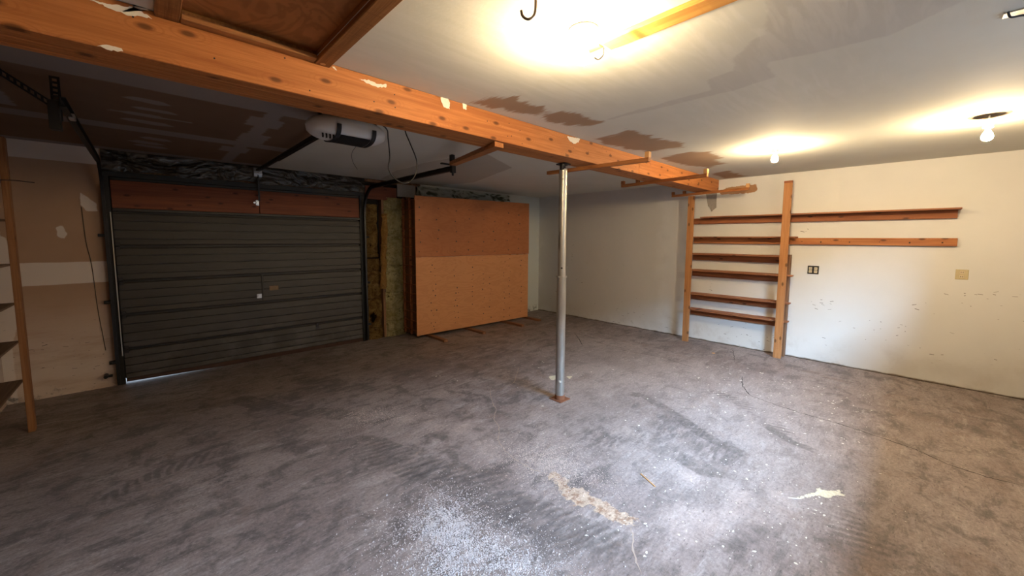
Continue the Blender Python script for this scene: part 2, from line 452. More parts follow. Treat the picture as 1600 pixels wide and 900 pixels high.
def track(L, U, V, half=.085, tr_amt=.65, pitch=.062):
    best = np.full(U.shape, 1e9); sd = np.zeros(U.shape); s0 = 0; ss = np.zeros(U.shape)
    for (x0, y0), (x1, y1) in zip(L, L[1:]):
        dx, dy = x1 - x0, y1 - y0; l = math.hypot(dx, dy)
        t = np.clip(((U - x0) * dx + (V - y0) * dy) / l ** 2, 0, 1)
        d = np.hypot(U - x0 - t * dx, V - y0 - t * dy)
        sg = ((U - x0) * dy - (V - y0) * dx) / l
        k = d < best
        best = np.where(k, d, best); ss = np.where(k, s0 + t * l, ss); sd = np.where(k, sg, sd); s0 += l
    band = np.clip((half - best) / .03, 0, 1)
    ends = np.clip(ss / .15, 0, 1) * np.clip((s0 - ss) / .15, 0, 1)
    ss = ss + .010 * np.sin(9 * U + 2) + .008 * np.sin(13 * V)
    tread = .5 + .5 * np.sin(2 * math.pi * (ss + .6 * sd) / pitch)
    return band * ends * (1 - tr_amt + tr_amt * tread)

def grid(name, axes, const, a0, a1, b0, b1, step, mat, masks, keep=None, flip=False):
    na = int(round((a1 - a0) / step)) + 1; nb = int(round((b1 - b0) / step)) + 1
    A = np.linspace(a0, a1, na); B = np.linspace(b0, b1, nb)
    U, V = np.meshgrid(A, B, indexing='ij')
    co = np.zeros((na * nb, 3)); co[:, axes[0]] = U.ravel(); co[:, axes[1]] = V.ravel()
    co[:, 3 - axes[0] - axes[1]] = const
    I = np.arange(na * nb).reshape(na, nb)
    q = np.stack([I[:-1, :-1], I[1:, :-1], I[1:, 1:], I[:-1, 1:]], -1)
    if flip: q = q[..., ::-1]
    if keep is not None:
        um = (U[:-1, :-1] + U[1:, 1:]) / 2; vm = (V[:-1, :-1] + V[1:, 1:]) / 2
        q = q[keep(um, vm)]
    q = q.reshape(-1, 4)
    me = bpy.data.meshes.new(name)
    me.vertices.add(len(co)); me.vertices.foreach_set('co', co.ravel())
    me.loops.add(len(q) * 4); me.loops.foreach_set('vertex_index', q.ravel().astype(np.int32))
    me.polygons.add(len(q)); me.polygons.foreach_set('loop_start', np.arange(0, len(q) * 4, 4, dtype=np.int32))
    me.update(calc_edges=True)
    ch = masks(U, V)
    for nm, (r, g, b) in ch.items():
        at = me.color_attributes.new(nm, 'FLOAT_COLOR', 'POINT')
        c = np.ones((na * nb, 4), np.float32)
        for i, k in enumerate((r, g, b)): c[:, i] = 0 if k is None else k.ravel()
        at.data.foreach_set('color', c.ravel())
    me.materials.append(mat)
    o = bpy.data.objects.new(name, me); COL.objects.link(o)
    return o

BROWN = [[(1.646,2.130),(1.667,1.963),(1.710,1.937),(1.746,1.855),(1.877,1.889),(1.887,1.862),(2.034,1.859),(2.146,1.899),(2.155,2.033),(2.012,2.050),(1.848,2.094)],
  [(2.167,1.980),(2.190,1.818),(2.413,1.781),(2.622,1.753),(2.621,1.871),(2.529,2.010),(2.329,2.039)],
  [(3.011,2.097),(3.030,1.867),(2.940,1.735),(3.187,1.713),(3.455,1.692),(3.738,1.579),(3.890,1.679),(3.849,1.834),(3.833,2.011),(3.576,2.104),(3.171,2.136)],
  [(4.216,2.079),(4.143,1.746),(4.285,1.564),(4.702,1.598),(4.743,1.706),(5.045,1.669),(5.209,1.915),(4.846,2.036),(4.476,2.074)],
  [(5.730,2.077),(5.625,1.825),(6.262,1.776),(6.298,2.073)]]
TAN = [[(2.680,5.804),(2.599,5.373),(2.492,4.887),(2.521,4.595),(2.503,4.368),(2.484,4.214),(2.567,3.665),(2.697,3.260),(3.454,3.664),(3.906,5.047),(3.604,6.126)]]
GREY = [[(2.601,1.728),(2.550,1.411),(2.535,0.943),(2.372,0.902),(2.346,0.753),(2.185,0.704),(2.060,0.582),(2.047,0.542),(1.763,0.463),(2.299,-0.052),(2.442,0.161),(2.410,0.440),(2.360,0.603),(2.599,0.622),(2.645,0.836),(2.645,1.228)]]
TRACK = [[(1.130,2.950),(1.223,2.592),(1.354,2.191),(1.446,1.881),(1.546,1.462),(1.610,1.187),(1.709,0.865)],
  [(1.755,2.727),(1.629,2.487),(1.524,2.167),(1.577,1.944)],
  [(3.550,2.077),(3.624,1.828),(3.409,1.408),(3.243,1.126),(3.170,0.866),(3.167,0.717)],
  [(4.272,1.506),(4.213,1.178),(3.964,0.844),(3.664,0.599)],
  [(2.954,0.366),(2.737,0.136),(2.566,-0.062)],
  [(3.879,0.922),(3.645,0.616),(3.597,0.352)],
  [(0.531,4.683),(0.833,4.005),(1.305,3.389)],
  [(-0.355,3.256),(0.013,3.468),(0.379,3.518)],
  [(1.649,2.106),(1.675,1.825),(1.704,1.614)],
  [(2.821,1.252),(2.735,0.938),(2.890,0.743)]]
CRACK = [[(2.613,3.108),(2.412,2.840),(2.303,2.646),(2.163,2.511),(2.081,2.349),(1.949,2.216),(1.887,2.057),(1.864,1.928),(1.864,1.767),(1.912,1.633)],
  [(1.870,1.009),(1.799,0.950),(1.736,0.922),(1.634,0.814)],
  [(5.016,1.349),(4.680,1.254),(4.444,1.115),(4.373,0.886),(4.334,0.676),(4.316,0.356),(4.262,0.112),(4.217,-0.069),(4.103,-0.230),(4.069,-0.403),(4.092,-0.564)],
  [(5.246,3.994),(5.049,3.765),(4.698,3.416)],
  [(5.052,3.492),(4.984,3.155),(5.025,2.755)],
  [(5.038,2.333),(4.953,2.077),(4.906,1.817)],
  [(6.163,1.803),(5.558,1.595)],
  [(2.630,2.971),(2.896,3.024),(3.340,3.385)],
  [(4.905,2.996),(4.977,2.630),(5.038,2.333)]]
RUST = [[(1.918,1.697),(1.955,1.612),(1.925,1.452),(1.953,1.299),(1.964,1.169),(1.955,1.017),(1.896,1.004),(1.847,1.117),(1.833,1.216),(1.851,1.274),(1.789,1.371),(1.849,1.523)]]
GRAVEL = [[(0.982,1.805),(1.179,1.877),(1.241,1.768),(1.211,1.604),(1.252,1.362),(1.270,1.198),(1.269,1.155),(0.912,1.488),(0.994,1.559)],
  [(1.976,1.975),(2.149,1.839),(2.112,1.568),(2.089,1.392),(1.921,1.529),(1.886,1.727),(1.881,1.913)],
  [(1.309,3.473),(1.489,3.398),(1.559,3.155),(1.379,3.155),(1.287,3.273)]]
WHITE = [[(2.836,0.443),(2.953,0.392),(3.005,0.361),(3.089,0.360),(3.073,0.332),(3.107,0.291),(3.190,0.231),(3.119,0.255),(3.114,0.217),(3.051,0.284),(3.000,0.290),(2.992,0.339),(2.916,0.385)],
  [(3.333,2.897),(3.437,2.858),(3.351,2.767),(3.267,2.790)],
  [(3.482,2.760),(3.543,2.704),(3.449,2.677)]]
PINK = [[(2.068,1.233),(2.857,0.983),(3.012,0.441),(2.256,0.233),(1.627,0.820),(1.758,1.081)],
  [(1.357,3.520),(1.778,3.324),(2.152,2.606),(2.170,1.856),(1.782,1.875),(1.594,2.391),(1.322,2.908)]]
LIGHT = [[(5.107,4.120),(5.272,2.042),(5.273,0.784),(4.333,0.115),(3.053,0.078),(2.371,0.328),(2.246,1.154),(2.485,2.131)]]
RUSTB = [[(5.995,0.252),(6.000,-0.772),(4.092,-0.564),(4.427,-0.239),(4.817,0.140)]]
DARK = [[(1.130,2.950),(1.415,2.557),(1.636,1.721),(1.754,0.962),(1.627,0.820),(1.291,1.134),(1.255,1.755),(1.030,2.286)],
  [(3.432,1.795),(3.521,1.340),(3.325,0.913),(3.248,0.676),(2.850,0.731),(2.782,0.999),(2.658,1.224),(2.689,1.503)],
  [(2.568,2.054),(3.006,1.816),(2.726,1.469),(2.277,1.522),(2.206,1.823)],
  [(0.830,5.142),(1.549,4.773),(1.935,3.612),(1.190,4.074)],
  [(-0.195,3.181),(0.139,3.302),(0.209,2.964),(-0.110,2.889)]]
W2BROWN = [[(2.169,2.322),(2.065,2.380),(1.859,2.389),(1.680,2.390),(1.660,2.316),(1.706,2.275),(1.938,2.275),(2.149,2.283)]]
W2CEM = [[(2.352,2.289),(2.194,2.286),(2.203,2.074),(2.265,2.029),(2.316,2.119)]]
W1BLOB = [[(-0.634,1.692),(-0.595,1.712),(-0.567,1.623),(-0.592,1.572),(-0.632,1.597)],
  [(-0.455,2.049),(-0.351,1.941),(-0.347,1.863),(-0.423,1.859),(-0.458,1.921)],
  [(-0.980,1.607),(-0.945,1.583),(-0.930,1.355),(-0.934,1.082),(-1.021,1.000)],
  [(-1.005,1.239),(-0.899,1.141),(-0.922,0.804),(-1.007,0.446),(-1.058,0.457)]]


X0, X1, Y0, Y1, H = -1.05, 6.375, -1.3, 5.875, 2.504
# ---------------------------------------------------------------- the setting
def floor_masks(U, V):
    tr = np.zeros(U.shape)
    wd = [.17, .05, .08, .10, .15, .06, .12, .10, .10, .10]
    ta = [.6, .2, .35, .7, .75, .2, .4, .6, .5, .3]
    for L, h, a in zip(TRACK, wd, ta): tr = np.maximum(tr, track(L, U, V, h, a))
    gr = mask(GRAVEL, U, V, .14) * .65
    return {'ma': (tr, np.maximum(mask(PINK, U, V, .4) * .85, gr), mask(RUST, U, V, .05)),
            'mb': (mask(DARK, U, V, .22), mask(LIGHT, U, V, .6), mask(WHITE, U, V, .02))}
fl = grid('floor', (0, 1), 0.0, X0, X1, Y0, Y1 + .12, .015, M['floor'], floor_masks)
tag(fl, 'worn grey concrete garage floor', None, None, 'structure')
sl = MB().box((X0 - .12, Y0 - .12, -.12), (X1 + .12, Y1 + .30, -.003)).build('slab', M['wall_plain'], fl)

HX0, HX1, HY0, HY1 = .15, .675, 1.15, 2.16     # attic hatch opening
def ceil_masks(U, V):
    back = V > 2.3
    bare = mask([rect(X0 - 1, 1.12, 2.3, 7)], U, V, .03)
    tapes = [rect(-2, 1.12, 3.05, 3.34), rect(-2, 1.12, 4.50, 4.72), rect(-2, 1.12, 5.72, 6.2), rect(.69, .80, 2.3, 6)]
    random.seed(3)
    for y in (3.62, 3.85, 4.05, 4.28, 4.95, 5.2, 5.38):
        x = .09 + random.uniform(-.05, .05); w = random.uniform(.08, .17); k = random.uniform(.05, .09)
        tapes.append([(x - w, y), (x - w * .5, y - k), (x + w * .6, y - k * .8), (x + w, y + .02), (x + w * .4, y + k), (x - w * .6, y + k * .7)])
    tapes += [rect(-.15, .32, 4.03, 4.07), rect(.62, .86, 3.5, 3.8), rect(.66, .88, 4.1, 4.5), rect(.60, .84, 4.8, 5.1)]
    tapes.append(rect(-.85, -.6, 3.4, 4.4))
    return {'ma': (mask(BROWN, U, V, .10), mask(GREY, U, V, .05), bare),
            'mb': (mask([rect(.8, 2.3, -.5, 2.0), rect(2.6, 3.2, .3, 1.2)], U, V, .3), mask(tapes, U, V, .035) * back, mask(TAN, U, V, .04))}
ce = grid('ceiling', (0, 1), H, X0, X1, Y0, Y1, .02, M['ceiling'], ceil_masks,
          keep=lambda u, v: ~((u > HX0) & (u < HX1) & (v > HY0) & (v < HY1)), flip=True)
tag(ce, 'patched drywall ceiling, white in front of the beam and bare brown at the back left', None, None, 'structure')
MB().box((X0 - .12, Y0 - .12, 2.60), (X1 + .12, Y1 + .30, 2.70)).build('sky_block_slab', M['wall_plain'], ce)  # unseen slab added to keep sky light from leaking in above
cb = MB()
for a, b in (((HX0 - .02, HY0, H + .001), (HX0, HY1, 2.6)), ((HX1, HY0, H + .001), (HX1 + .02, HY1, 2.6)), ((HX0, HY1, H + .001), (HX1, HY1 + .02, 2.6)), ((HX0, HY0 - .02, H + .001), (HX1, HY0, 2.6))):
    cb.box(a, b)
cb.build('hatch_lining', M['frame'], ce)

DX0, DX1, DZ = -.25, 2.375, 2.22      # garage door opening
CX0, CX1 = 2.47, 3.42                 # open stud bay beside it
def w1_masks(U, V):
    tp = [rect(-1.1, -.3, 1.125, 1.345), rect(-1.1, -.3, 2.34, 2.6), rect(-1.1, -.98, -.1, 2.6)]
    return {'ma': (mask(tp + W1BLOB, U, V, .03), mask([rect(3.3, 7, -.1, 2.6)], U, V, .02), None), 'mb': (None, None, None)}
wb = grid('wall_back', (0, 2), Y1, X0, X1, -.01, H, .02, M['wall_back'], w1_masks,
          keep=lambda u, v: ~(((u > DX0) & (u < DX1) & (v < DZ)) | ((u > -.28) & (u < 3.42) & (v > DZ - .01)) | ((u > DX1) & (u < CX1))))
tag(wb, 'back wall with the garage door, brown taped drywall at the left', None, None, 'structure')
g = MB()
g.box((X0 - .12, Y1 + .002, -.01), (-.30, Y1 + .15, 2.6)).box((3.42, Y1 + .002, -.01), (X1 + .12, Y1 + .15, 2.6))
g.build('wall_core', M['wall_plain'], wb)
g = MB(); g.box((2.40, Y1 + .11, -.01), (3.42, Y1 + .15, 2.6)).build('sheathing', M['hole'], wb)
g = MB(); g.box((-.30, Y1 + .06, DZ + .01), (2.47, Y1 + .15, 2.6)).build('header', M['post_dark'], wb)
for x in (2.40, 2.72, 3.14, 3.38):
    MB().box((x, Y1 + .0, 0), (x + .038, Y1 + .11, 2.50), .002).build('stud', M['post_dark'], wb)
MB().box((2.40, Y1 + .0, 2.46), (3.42, Y1 + .11, 2.50)).build('top_plate', M['post_dark'], wb)
MB().box((2.47, Y1 - .002, 2.20), (2.98, Y1 + .03, 2.40), .003).build('header_board', M['door_wood'], wb)
MB().box((2.99, Y1 - .012, 2.27), (3.32, Y1, 2.47), .002).build('drywall_scrap', M['cement'], wb)

def w2_masks(U, V):
    return {'ma': (mask(W2BROWN, U, V, .025), None, mask([rect(-.9, .2, 0, .3), rect(3, 5.9, 0, 2.6)], U, V, .3))}
wr = grid('wall_right', (1, 2), X1, Y0, Y1, 0.0, H, .025, M['wall_right'], w2_masks, flip=True)
tag(wr, 'long white painted wall with scuffs on the right', None, None, 'structure')
MB().box((X1 + .002, Y0 - .12, -.01), (X1 + .12, Y1 + .15, 2.6)).build('wall_core', M['wall_plain'], wr)
wl = MB().box((X0 - .12, Y0 - .12, 0), (X0, Y1, H)).build('wall_left', M['wall_back'])
tag(wl, 'left side wall behind the shelving', None, None, 'structure')
WX0, WX1, WZ0, WZ1 = 1.95, 3.45, 1.58, 2.34
g = MB()
g.box((X0, Y0 - .12, 0), (WX0, Y0, H)).box((WX1, Y0 - .12, 0), (X1, Y0, H)).box((WX0, Y0 - .12, 0), (WX1, Y0, WZ0)).box((WX0, Y0 - .12, WZ1), (WX1, Y0, H))
wf = g.build('wall_front', M['wall_plain']); tag(wf, 'wall behind the viewer with a high window', None, None, 'structure')
win = thing('window_1', 'high horizontal window behind the viewer', None, (2.7, Y0 - .06, 1.58), kind='structure')
g = MB()
g.box((WX0, Y0 - .10, WZ0), (WX1, Y0 - .04, WZ0 + .03)).box((WX0, Y0 - .10, WZ1 - .03), (WX1, Y0 - .04, WZ1)).box((WX0, Y0 - .10, WZ0), (WX0 + .03, Y0 - .04, WZ1)).box((WX1 - .03, Y0 - .10, WZ0), (WX1, Y0 - .04, WZ1))
g.build('window_frame', M['white_plastic'], win)
gr = MB().box((-12, Y1 + .16, -.14), (18, Y1 + 14, -.10)).build('trim_1', M['cloud']); tag(gr, 'driveway beyond the garage door', None, None, 'structure')

# cracks in the slab: jagged thin ribbons
def ribbon(L, w0, name, mat, z=.0012):
    random.seed(len(L) * 31 + int(L[0][0] * 100)); P = []
    for (x0, y0), (x1, y1) in zip(L, L[1:]):
        l = math.hypot(x1 - x0, y1 - y0); k = max(2, int(l / .022))
        for i in range(k):
            t = i / k; j = .006
            P.append((x0 + (x1 - x0) * t + random.uniform(-j, j), y0 + (y1 - y0) * t + random.uniform(-j, j)))
    P.append(L[-1]); bm = bmesh.new(); prev = None; n = len(P)
    for i in range(n):
        a = P[max(0, i - 1)]; b = P[min(n - 1, i + 1)]; dx, dy = b[0] - a[0], b[1] - a[1]; l = math.hypot(dx, dy) + 1e-9
        ww = w0 * random.uniform(.35, 1.2) * (.25 + .75 * min(1, i / 5, (n - 1 - i) / 5))
        p = bm.verts.new((P[i][0] - dy / l * ww, P[i][1] + dx / l * ww, z)); q = bm.verts.new((P[i][0] + dy / l * ww, P[i][1] - dx / l * ww, z))
        if prev: bm.faces.new((prev[0], prev[1], q, p))
        prev = (p, q)
    mb = MB(); mb.bm.free(); mb.bm = bm
    return mb.build(name, mat, fl)
CW = [.005, .007, .005, .006, .0045, .0045, .004, .004, .004]
for i, (L, wd) in enumerate(zip(CRACK, CW)): ribbon(L, wd, 'crack', M['crack_pale'] if i in (0, 1, 7) else M['crack'])

# dark gap and crumbled foot along the right wall
g = MB(); random.seed(11); y = -1.2
g.box((X1 - .005, -1.3, 0), (X1, 5.87, .007))
while y < 5.8:
    l = random.uniform(.05, .14)
    if random.random() < .75:
        h = random.uniform(.004, .010); g.box((X1 - random.uniform(.006, .016), y, 0), (X1, y + l, h), .002)
    y += l
tag(g.build('baseboard_right', M['brownbox']), 'broken dark edge along the foot of the right wall', None, None, 'structure')

# ---------------------------------------------------------------- garage door
dr = thing('door_1', 'black ribbed overhead garage door with a wooden top panel', None, (1.06, Y1 + .03, 0), kind='structure')
YD = Y1 + .0
def section(z0, z1, x0=DX0 + .012, x1=DX1 - .005, split=None, bottom=None):
    h = z1 - z0 - .026
    prof = [(0, .022), (.0, .006), (.010, -.003)]          # (height, depth back from the face)
    for fz in (.20, .48, .76):
        zc = h * fz; prof += [(zc - .008, .003), (zc - .004, .014), (zc + .003, .014), (zc + .006, -.004)]
    prof += [(h - .012, .004), (h - .004, .008), (h, .012), (h, .03)]
    out = []
    for xa, xb in ([(x0, x1)] if not split else [(x0, split - .003), (split + .003, x1)]):
        mb = MB(); rows = []
        for x in (xa, xb):
            rows.append([mb.bm.verts.new((x, YD + d, z0 + .006 + zz)) for zz, d in prof] + [mb.bm.verts.new((x, YD + .045, z0 + .006 + h)), mb.bm.verts.new((x, YD + .045, z0 + .006))])
        A, B = rows; n = len(A)
        for i in range(n): mb.bm.faces.new((A[i], B[i], B[(i + 1) % n], A[(i + 1) % n]))
        mb.bm.faces.new(A); mb.bm.faces.new(B[::-1])
        out.append(mb.build('door_panel', M['door'], dr))
    return out
zs = [1.872, 1.503, 1.128, .762, .384, .045]
for i in range(5): section(zs[i + 1], zs[i], split=1.075 if i == 2 else None)
sp = 1.085
MB().box((DX0 + .012, YD, 1.905), (sp - .004, YD + .03, 2.195), .003).build('top_board', M['door_wood'], dr)
MB().box((sp + .004, YD, 1.905), (DX1 - .005, YD + .03, 2.195), .003).build('top_board', M['door_wood'], dr)
g = MB().box((DX0 + .012, YD - .012, 1.872), (DX1 - .005, YD + .03, 1.903), .003).box((DX0 + .012, YD - .008, 2.195), (DX1 - .005, YD + .03, 2.225), .003)
g.build('rail', M['black'], dr)
for zz in zs[1:5]: MB().box((DX0 + .012, YD + .034, zz - .03), (DX1 - .005, YD + .05, zz + .03)).build('gap_blocker', M['black'], dr)  # black strips added behind the panel gaps to stop sky light and darken them
MB().box((DX0 - .02, YD + .047, .05), (DX1 + .02, YD + .058, 2.26)).build('sky_blocker', M['black'], dr)  # unseen black sheet added to stop sky leaking round the door
MB().hexa([(DX0 + .012, YD + .004, .020), (.62, YD + .004, .002), (.62, YD + .04, .003), (DX0 + .012, YD + .04, .020), (DX0 + .012, YD + .004, .052), (.62, YD + .004, .052), (.62, YD + .04, .052), (DX0 + .012, YD + .04, .052)]).hexa(
    [(.62, YD + .004, .001), (DX1, YD + .004, .001), (DX1, YD + .04, .001), (.62, YD + .04, .001), (.62, YD + .004, .052), (DX1, YD + .004, .052), (DX1, YD + .04, .052), (.62, YD + .04, .052)]).build('bottom_strip', M['darkrust'], dr)
# latch, label, centre bracket, pull handle
g = MB().cyl((1.035, YD + .004, .845), (1.035, YD - .028, .845), .017).box((1.005, YD - .008, .815), (1.062, YD + .004, .872), .004)
g.build('latch', M['zinc'], dr, True)
MB().box((1.065, YD - .012, .770), (1.085, YD + .004, 1.125), .003).build('stile', M['door'], dr)
MB().box((1.15, YD - .006, .905), (1.255, YD + .002, .965), .002).build('label_plate', M['label'], dr)
g = MB().cyl((1.72, YD - .004, .33), (1.72, YD - .022, .33), .022, n=14).box((1.70, YD - .008, .34), (1.74, YD + .002, .385), .003)
g.build('pull_handle', M['bracket'], dr, True)
g = MB().box((1.05, YD - .02, 2.005), (1.08, YD + .001, 2.075), .003).cyl((1.055, YD - .034, 2.06), (1.055, YD - .012, 2.06), .012, n=10).cyl((1.055, YD - .034, 2.02), (1.055, YD - .012, 2.02), .012, n=10).cyl((1.03, YD - .034, 2.04), (1.03, YD - .012, 2.04), .012, n=10)
g.build('arm_bracket', M['zinc'], dr, True)
for zz in (1.50, 1.125, .76, .38):   # black slots are the gaps with blocking strips behind; small rollers at the edges
    MB().cyl((DX0 - .02, YD - .02, zz), (DX0 + .05, YD - .02, zz), .008, n=8).box((DX0 + .014, YD - .012, zz - .04), (DX0 + .05, YD - .004, zz + .04), .002).build('hinge', M['bracket'], dr)
# door frame
fr = thing('door_frame', 'black jambs and header around the garage door', 'frame', (1.06, Y1 + .02, 0))
MB().box((-.31, Y1 - .012, 0), (-.245, Y1 + .06, 2.24), .003).build('jamb', M['black'], fr)
MB().box((2.372, Y1 - .012, 0), (2.445, Y1 + .06, 2.24), .003).build('jamb', M['black'], fr)
MB().box((-.31, Y1 - .008, 2.227), (2.445, Y1 + .06, 2.285), .003).build('head_jamb', M['black'], fr)

# crumpled film over the door and over the plywood
def film(name, x0, x1, z0, z1, y, mat, seed, label, amp=.03, jag=.04):
    random.seed(seed); nx = int((x1 - x0) / .03); nz = 10; mb = MB(); R = []
    from mathutils import noise as mn
    for i in range(nx + 1):
        col = []
        lowj = jag * mn.noise(Vector((i * .11, seed, 0)))
        for j in range(nz + 1):
            x = x0 + (x1 - x0) * i / nx; z = z0 + lowj * (1 - j / nz) + (z1 - z0) * j / nz
            f = math.sin(math.pi * j / nz) ** .5
            d = mn.noise(Vector((x * 3.2, z * 9, seed))) + .6 * abs(mn.noise(Vector((x * 9 + z * 7, z * 5, seed + 3)))) + .3 * mn.noise(Vector((x * 26, z * 14, seed)))
            col.append(mb.bm.verts.new((x, y - abs(amp * d) * (.2 + f) - .002, z)))
        R.append(col)
    for i in range(nx):
        for j in range(nz): mb.bm.faces.new((R[i][j], R[i + 1][j], R[i + 1][j + 1], R[i][j + 1]))
    r = bmesh.ops.solidify(mb.bm, geom=list(mb.bm.faces), thickness=.001)
    o = mb.build(name, mat, None, True)
    return tag(o, label, 'film')
film('plastic_sheet', -.29, 2.46, 2.29, 2.50, Y1 - .004, M['film'], 2, 'dark crumpled plastic vapour barrier stapled above the garage door')
film('plastic_sheet', 3.33, 5.45, 2.27, 2.475, Y1 - .012, M['film_pale'], 5, 'pale crumpled plastic vapour barrier sticking out above the plywood sheets', .05, .05)

# ---------------------------------------------------------------- insulation batts
def battmesh(name, x0, x1, z0, z1, y, mat, seed, label, amp=.035, taper=0, lean=0):
    from mathutils import noise as mn
    mb = MB(); nx = max(4, int((x1 - x0) / .02)); nz = int((z1 - z0) / .022); R = []
    for j in range(nz + 1):
        row = []; z = z0 + (z1 - z0) * j / nz
        e0 = .02 * mn.noise(Vector((z * 5, seed, 1))); e1 = .02 * mn.noise(Vector((z * 5, seed, 9)))
        for i in range(nx + 1):
            t = i / nx; x = x0 + e0 + (x1 - x0 + e1 - e0) * t + lean * (z - z0)
            edge = min(t, 1 - t) * 2
            d = .045 * edge ** .5 + amp * mn.noise(Vector((x * 9, z * 7, seed))) + .4 * amp * mn.noise(Vector((x * 28, z * 24, seed)))
            band = abs((z * 2.2 + seed * .37) % 1 - .5)
            if band < .03: d -= .03
            row.append(mb.bm.verts.new((x, y - max(d, -.03), z)))
        R.append(row)
    for j in range(nz):
        for i in range(nx): mb.bm.faces.new((R[j][i], R[j][i + 1], R[j + 1][i + 1], R[j + 1][i]))
    bmesh.ops.solidify(mb.bm, geom=list(mb.bm.faces), thickness=.045)
    o = mb.build(name, mat, None, True)
    return tag(o, label, 'insulation')
battmesh('insulation_batt', 2.475, 2.70, .0, 1.28, Y1 + .03, M['batt_brown'], 3, 'dirty dark brown insulation batt at floor level beside the garage door', .03)
battmesh('insulation_batt', 2.475, 2.66, 1.30, 2.12, Y1 + .03, M['batt_brown'], 4, 'dark brown insulation batt in the upper bay beside the garage door', .03)
battmesh('insulation_batt', 2.645, 2.745, .80, 1.98, Y1 - .045, M['batt_orange'], 6, 'narrow torn strip of orange-brown insulation hanging between the brown and yellow batts', .03, lean=.05)
battmesh('insulation_batt', 2.765, 3.12, .0, 2.24, Y1 + .02, M['batt'], 8, 'tall yellow insulation batt beside the crate of plywood', .04)

# ---------------------------------------------------------------- door tracks
def track_obj(label, xs, yfront, sgn, zt=2.35):
    t = thing('door_track', label, 'track', (xs, Y1 - .05, 0))
    path = [(Y1 - .055, .03), (Y1 - .055, 1.95)]
    for k in range(1, 9):
        a = math.pi / 2 * k / 8; path.append((Y1 - .055 - .34 * (1 - math.cos(a)), 1.95 + (zt - 1.95) * math.sin(a)))
    path.append((yfront, zt))
    def strip(pts, w0, w1, name, mat):
        mb = MB(); R = []
        for i, (y, z) in enumerate(pts):
            a = pts[max(0, i - 1)]; b = pts[min(len(pts) - 1, i + 1)]; d = Vector((0, b[0] - a[0], b[1] - a[1])).normalized(); nn = Vector((0, d.z, -d.y))
            p = Vector((xs, y, z))
            c = [p + nn * .026 + Vector((sgn * .024, 0, 0)), p + nn * .026, p - nn * .026, p - nn * .026 + Vector((sgn * .024, 0, 0)), p - nn * .022 + Vector((sgn * .024, 0, 0)), p - nn * .022 + Vector((sgn * .004, 0, 0)), p + nn * .022 + Vector((sgn * .004, 0, 0)), p + nn * .022 + Vector((sgn * .024, 0, 0))]
            R.append([mb.bm.verts.new(q) for q in c])
        for A, B in zip(R, R[1:]):
            for k in range(8): mb.bm.faces.new((A[k], A[(k + 1) % 8], B[(k + 1) % 8], B[k]))
        mb.bm.faces.new(R[0]); mb.bm.faces.new(R[-1][::-1])
        return mb.build(name, mat, t)
    strip(path[:2], 0, 0, 'vertical_track', M['bracket'])
    strip(path[1:-1], 0, 0, 'curved_track', M['bracket'])
    strip(path[-2:], 0, 0, 'horizontal_track', M['black'])
    MB().box((xs - sgn * .03, yfront + .02, zt + .03), (xs + sgn * .002, Y1 - .36, zt + .034), 0).box((xs - sgn * .004, yfront + .02, zt - .028), (xs, Y1 - .36, zt + .034)).build('reinforcing_angle', M['black'], t)
    for z in (.25, .9, 1.6):
        MB().box((xs - sgn * .05, Y1 - .06, z), (xs - sgn * .001, Y1 - .012, z + .03), .002).cyl((xs - sgn * .03, Y1 - .075, z + .015), (xs - sgn * .03, Y1 - .055, z + .015), .009, n=8).build('jamb_bracket', M['black'], t)
    return t
def perforated(mb, p0, p1, wdir, w=.034, t=.003, hp=.028):
    """punched steel strap: two edge rails joined by bridges, holes stay open"""
    p0 = Vector(p0); p1 = Vector(p1); wd = Vector(wdir).normalized(); d = (p1 - p0); L = d.length; d.normalize(); nn = d.cross(wd).normalized()
    def bar(a, b, c0, c1):
        q = [p0 + d * a + wd * c0, p0 + d * b + wd * c0, p0 + d * b + wd * c1, p0 + d * a + wd * c1]
        mb.hexa([*[v - nn * t / 2 for v in q], *[v + nn * t / 2 for v in q]])
    bar(0, L, -w / 2, -w / 2 + .011); bar(0, L, w / 2 - .011, w / 2)
    s = 0
    while s < L: bar(s, min(L, s + .013), -w / 2 + .011, w / 2 - .011); s += hp
tl = track_obj('black garage door track at the left side of the door, held by perforated straps', -.305, 3.35, 1)
g = MB(); perforated(g, (-.325, 3.44, H), (-.325, 3.44, 2.26), (1, 0, 0), .04); g.build('hanger_strap', M['bracket'], tl)
g = MB(); perforated(g, (-.56, 3.42, H), (-.325, 3.43, 2.33), (0, 0, 1), .04); g.build('diagonal_strap', M['bracket'], tl)
MB().box((-.355, 3.38, 2.20), (-.31, 3.44, 2.36), .003).build('hanger_plate', M['black'], tl)
MB().box((-.30, 3.60, 2.315), (-.272, 3.68, 2.345), .003).build('steel_tab', M['zinc'], tl)
trr = track_obj('black garage door track at the right side of the door, hung from a steel bracket', 2.435, 3.50, -1, 2.345)
MB().cyl((2.46, 3.56, 2.34), (2.46, 3.56, 2.44), .008, n=8).box((2.44, 3.53, 2.43), (2.48, 3.58, 2.50), .003).build('hanger_bolt', M['bracket'], trr)
MB().box((2.32, 3.54, 2.385), (2.48, 3.575, 2.40), .003).box((2.415, 3.49, 2.30), (2.465, 3.53, 2.39), .003).cyl((2.43, 3.50, 2.27), (2.43, 3.50, 2.31), .012, n=8).build('hanger_plate', M['black'], trr)
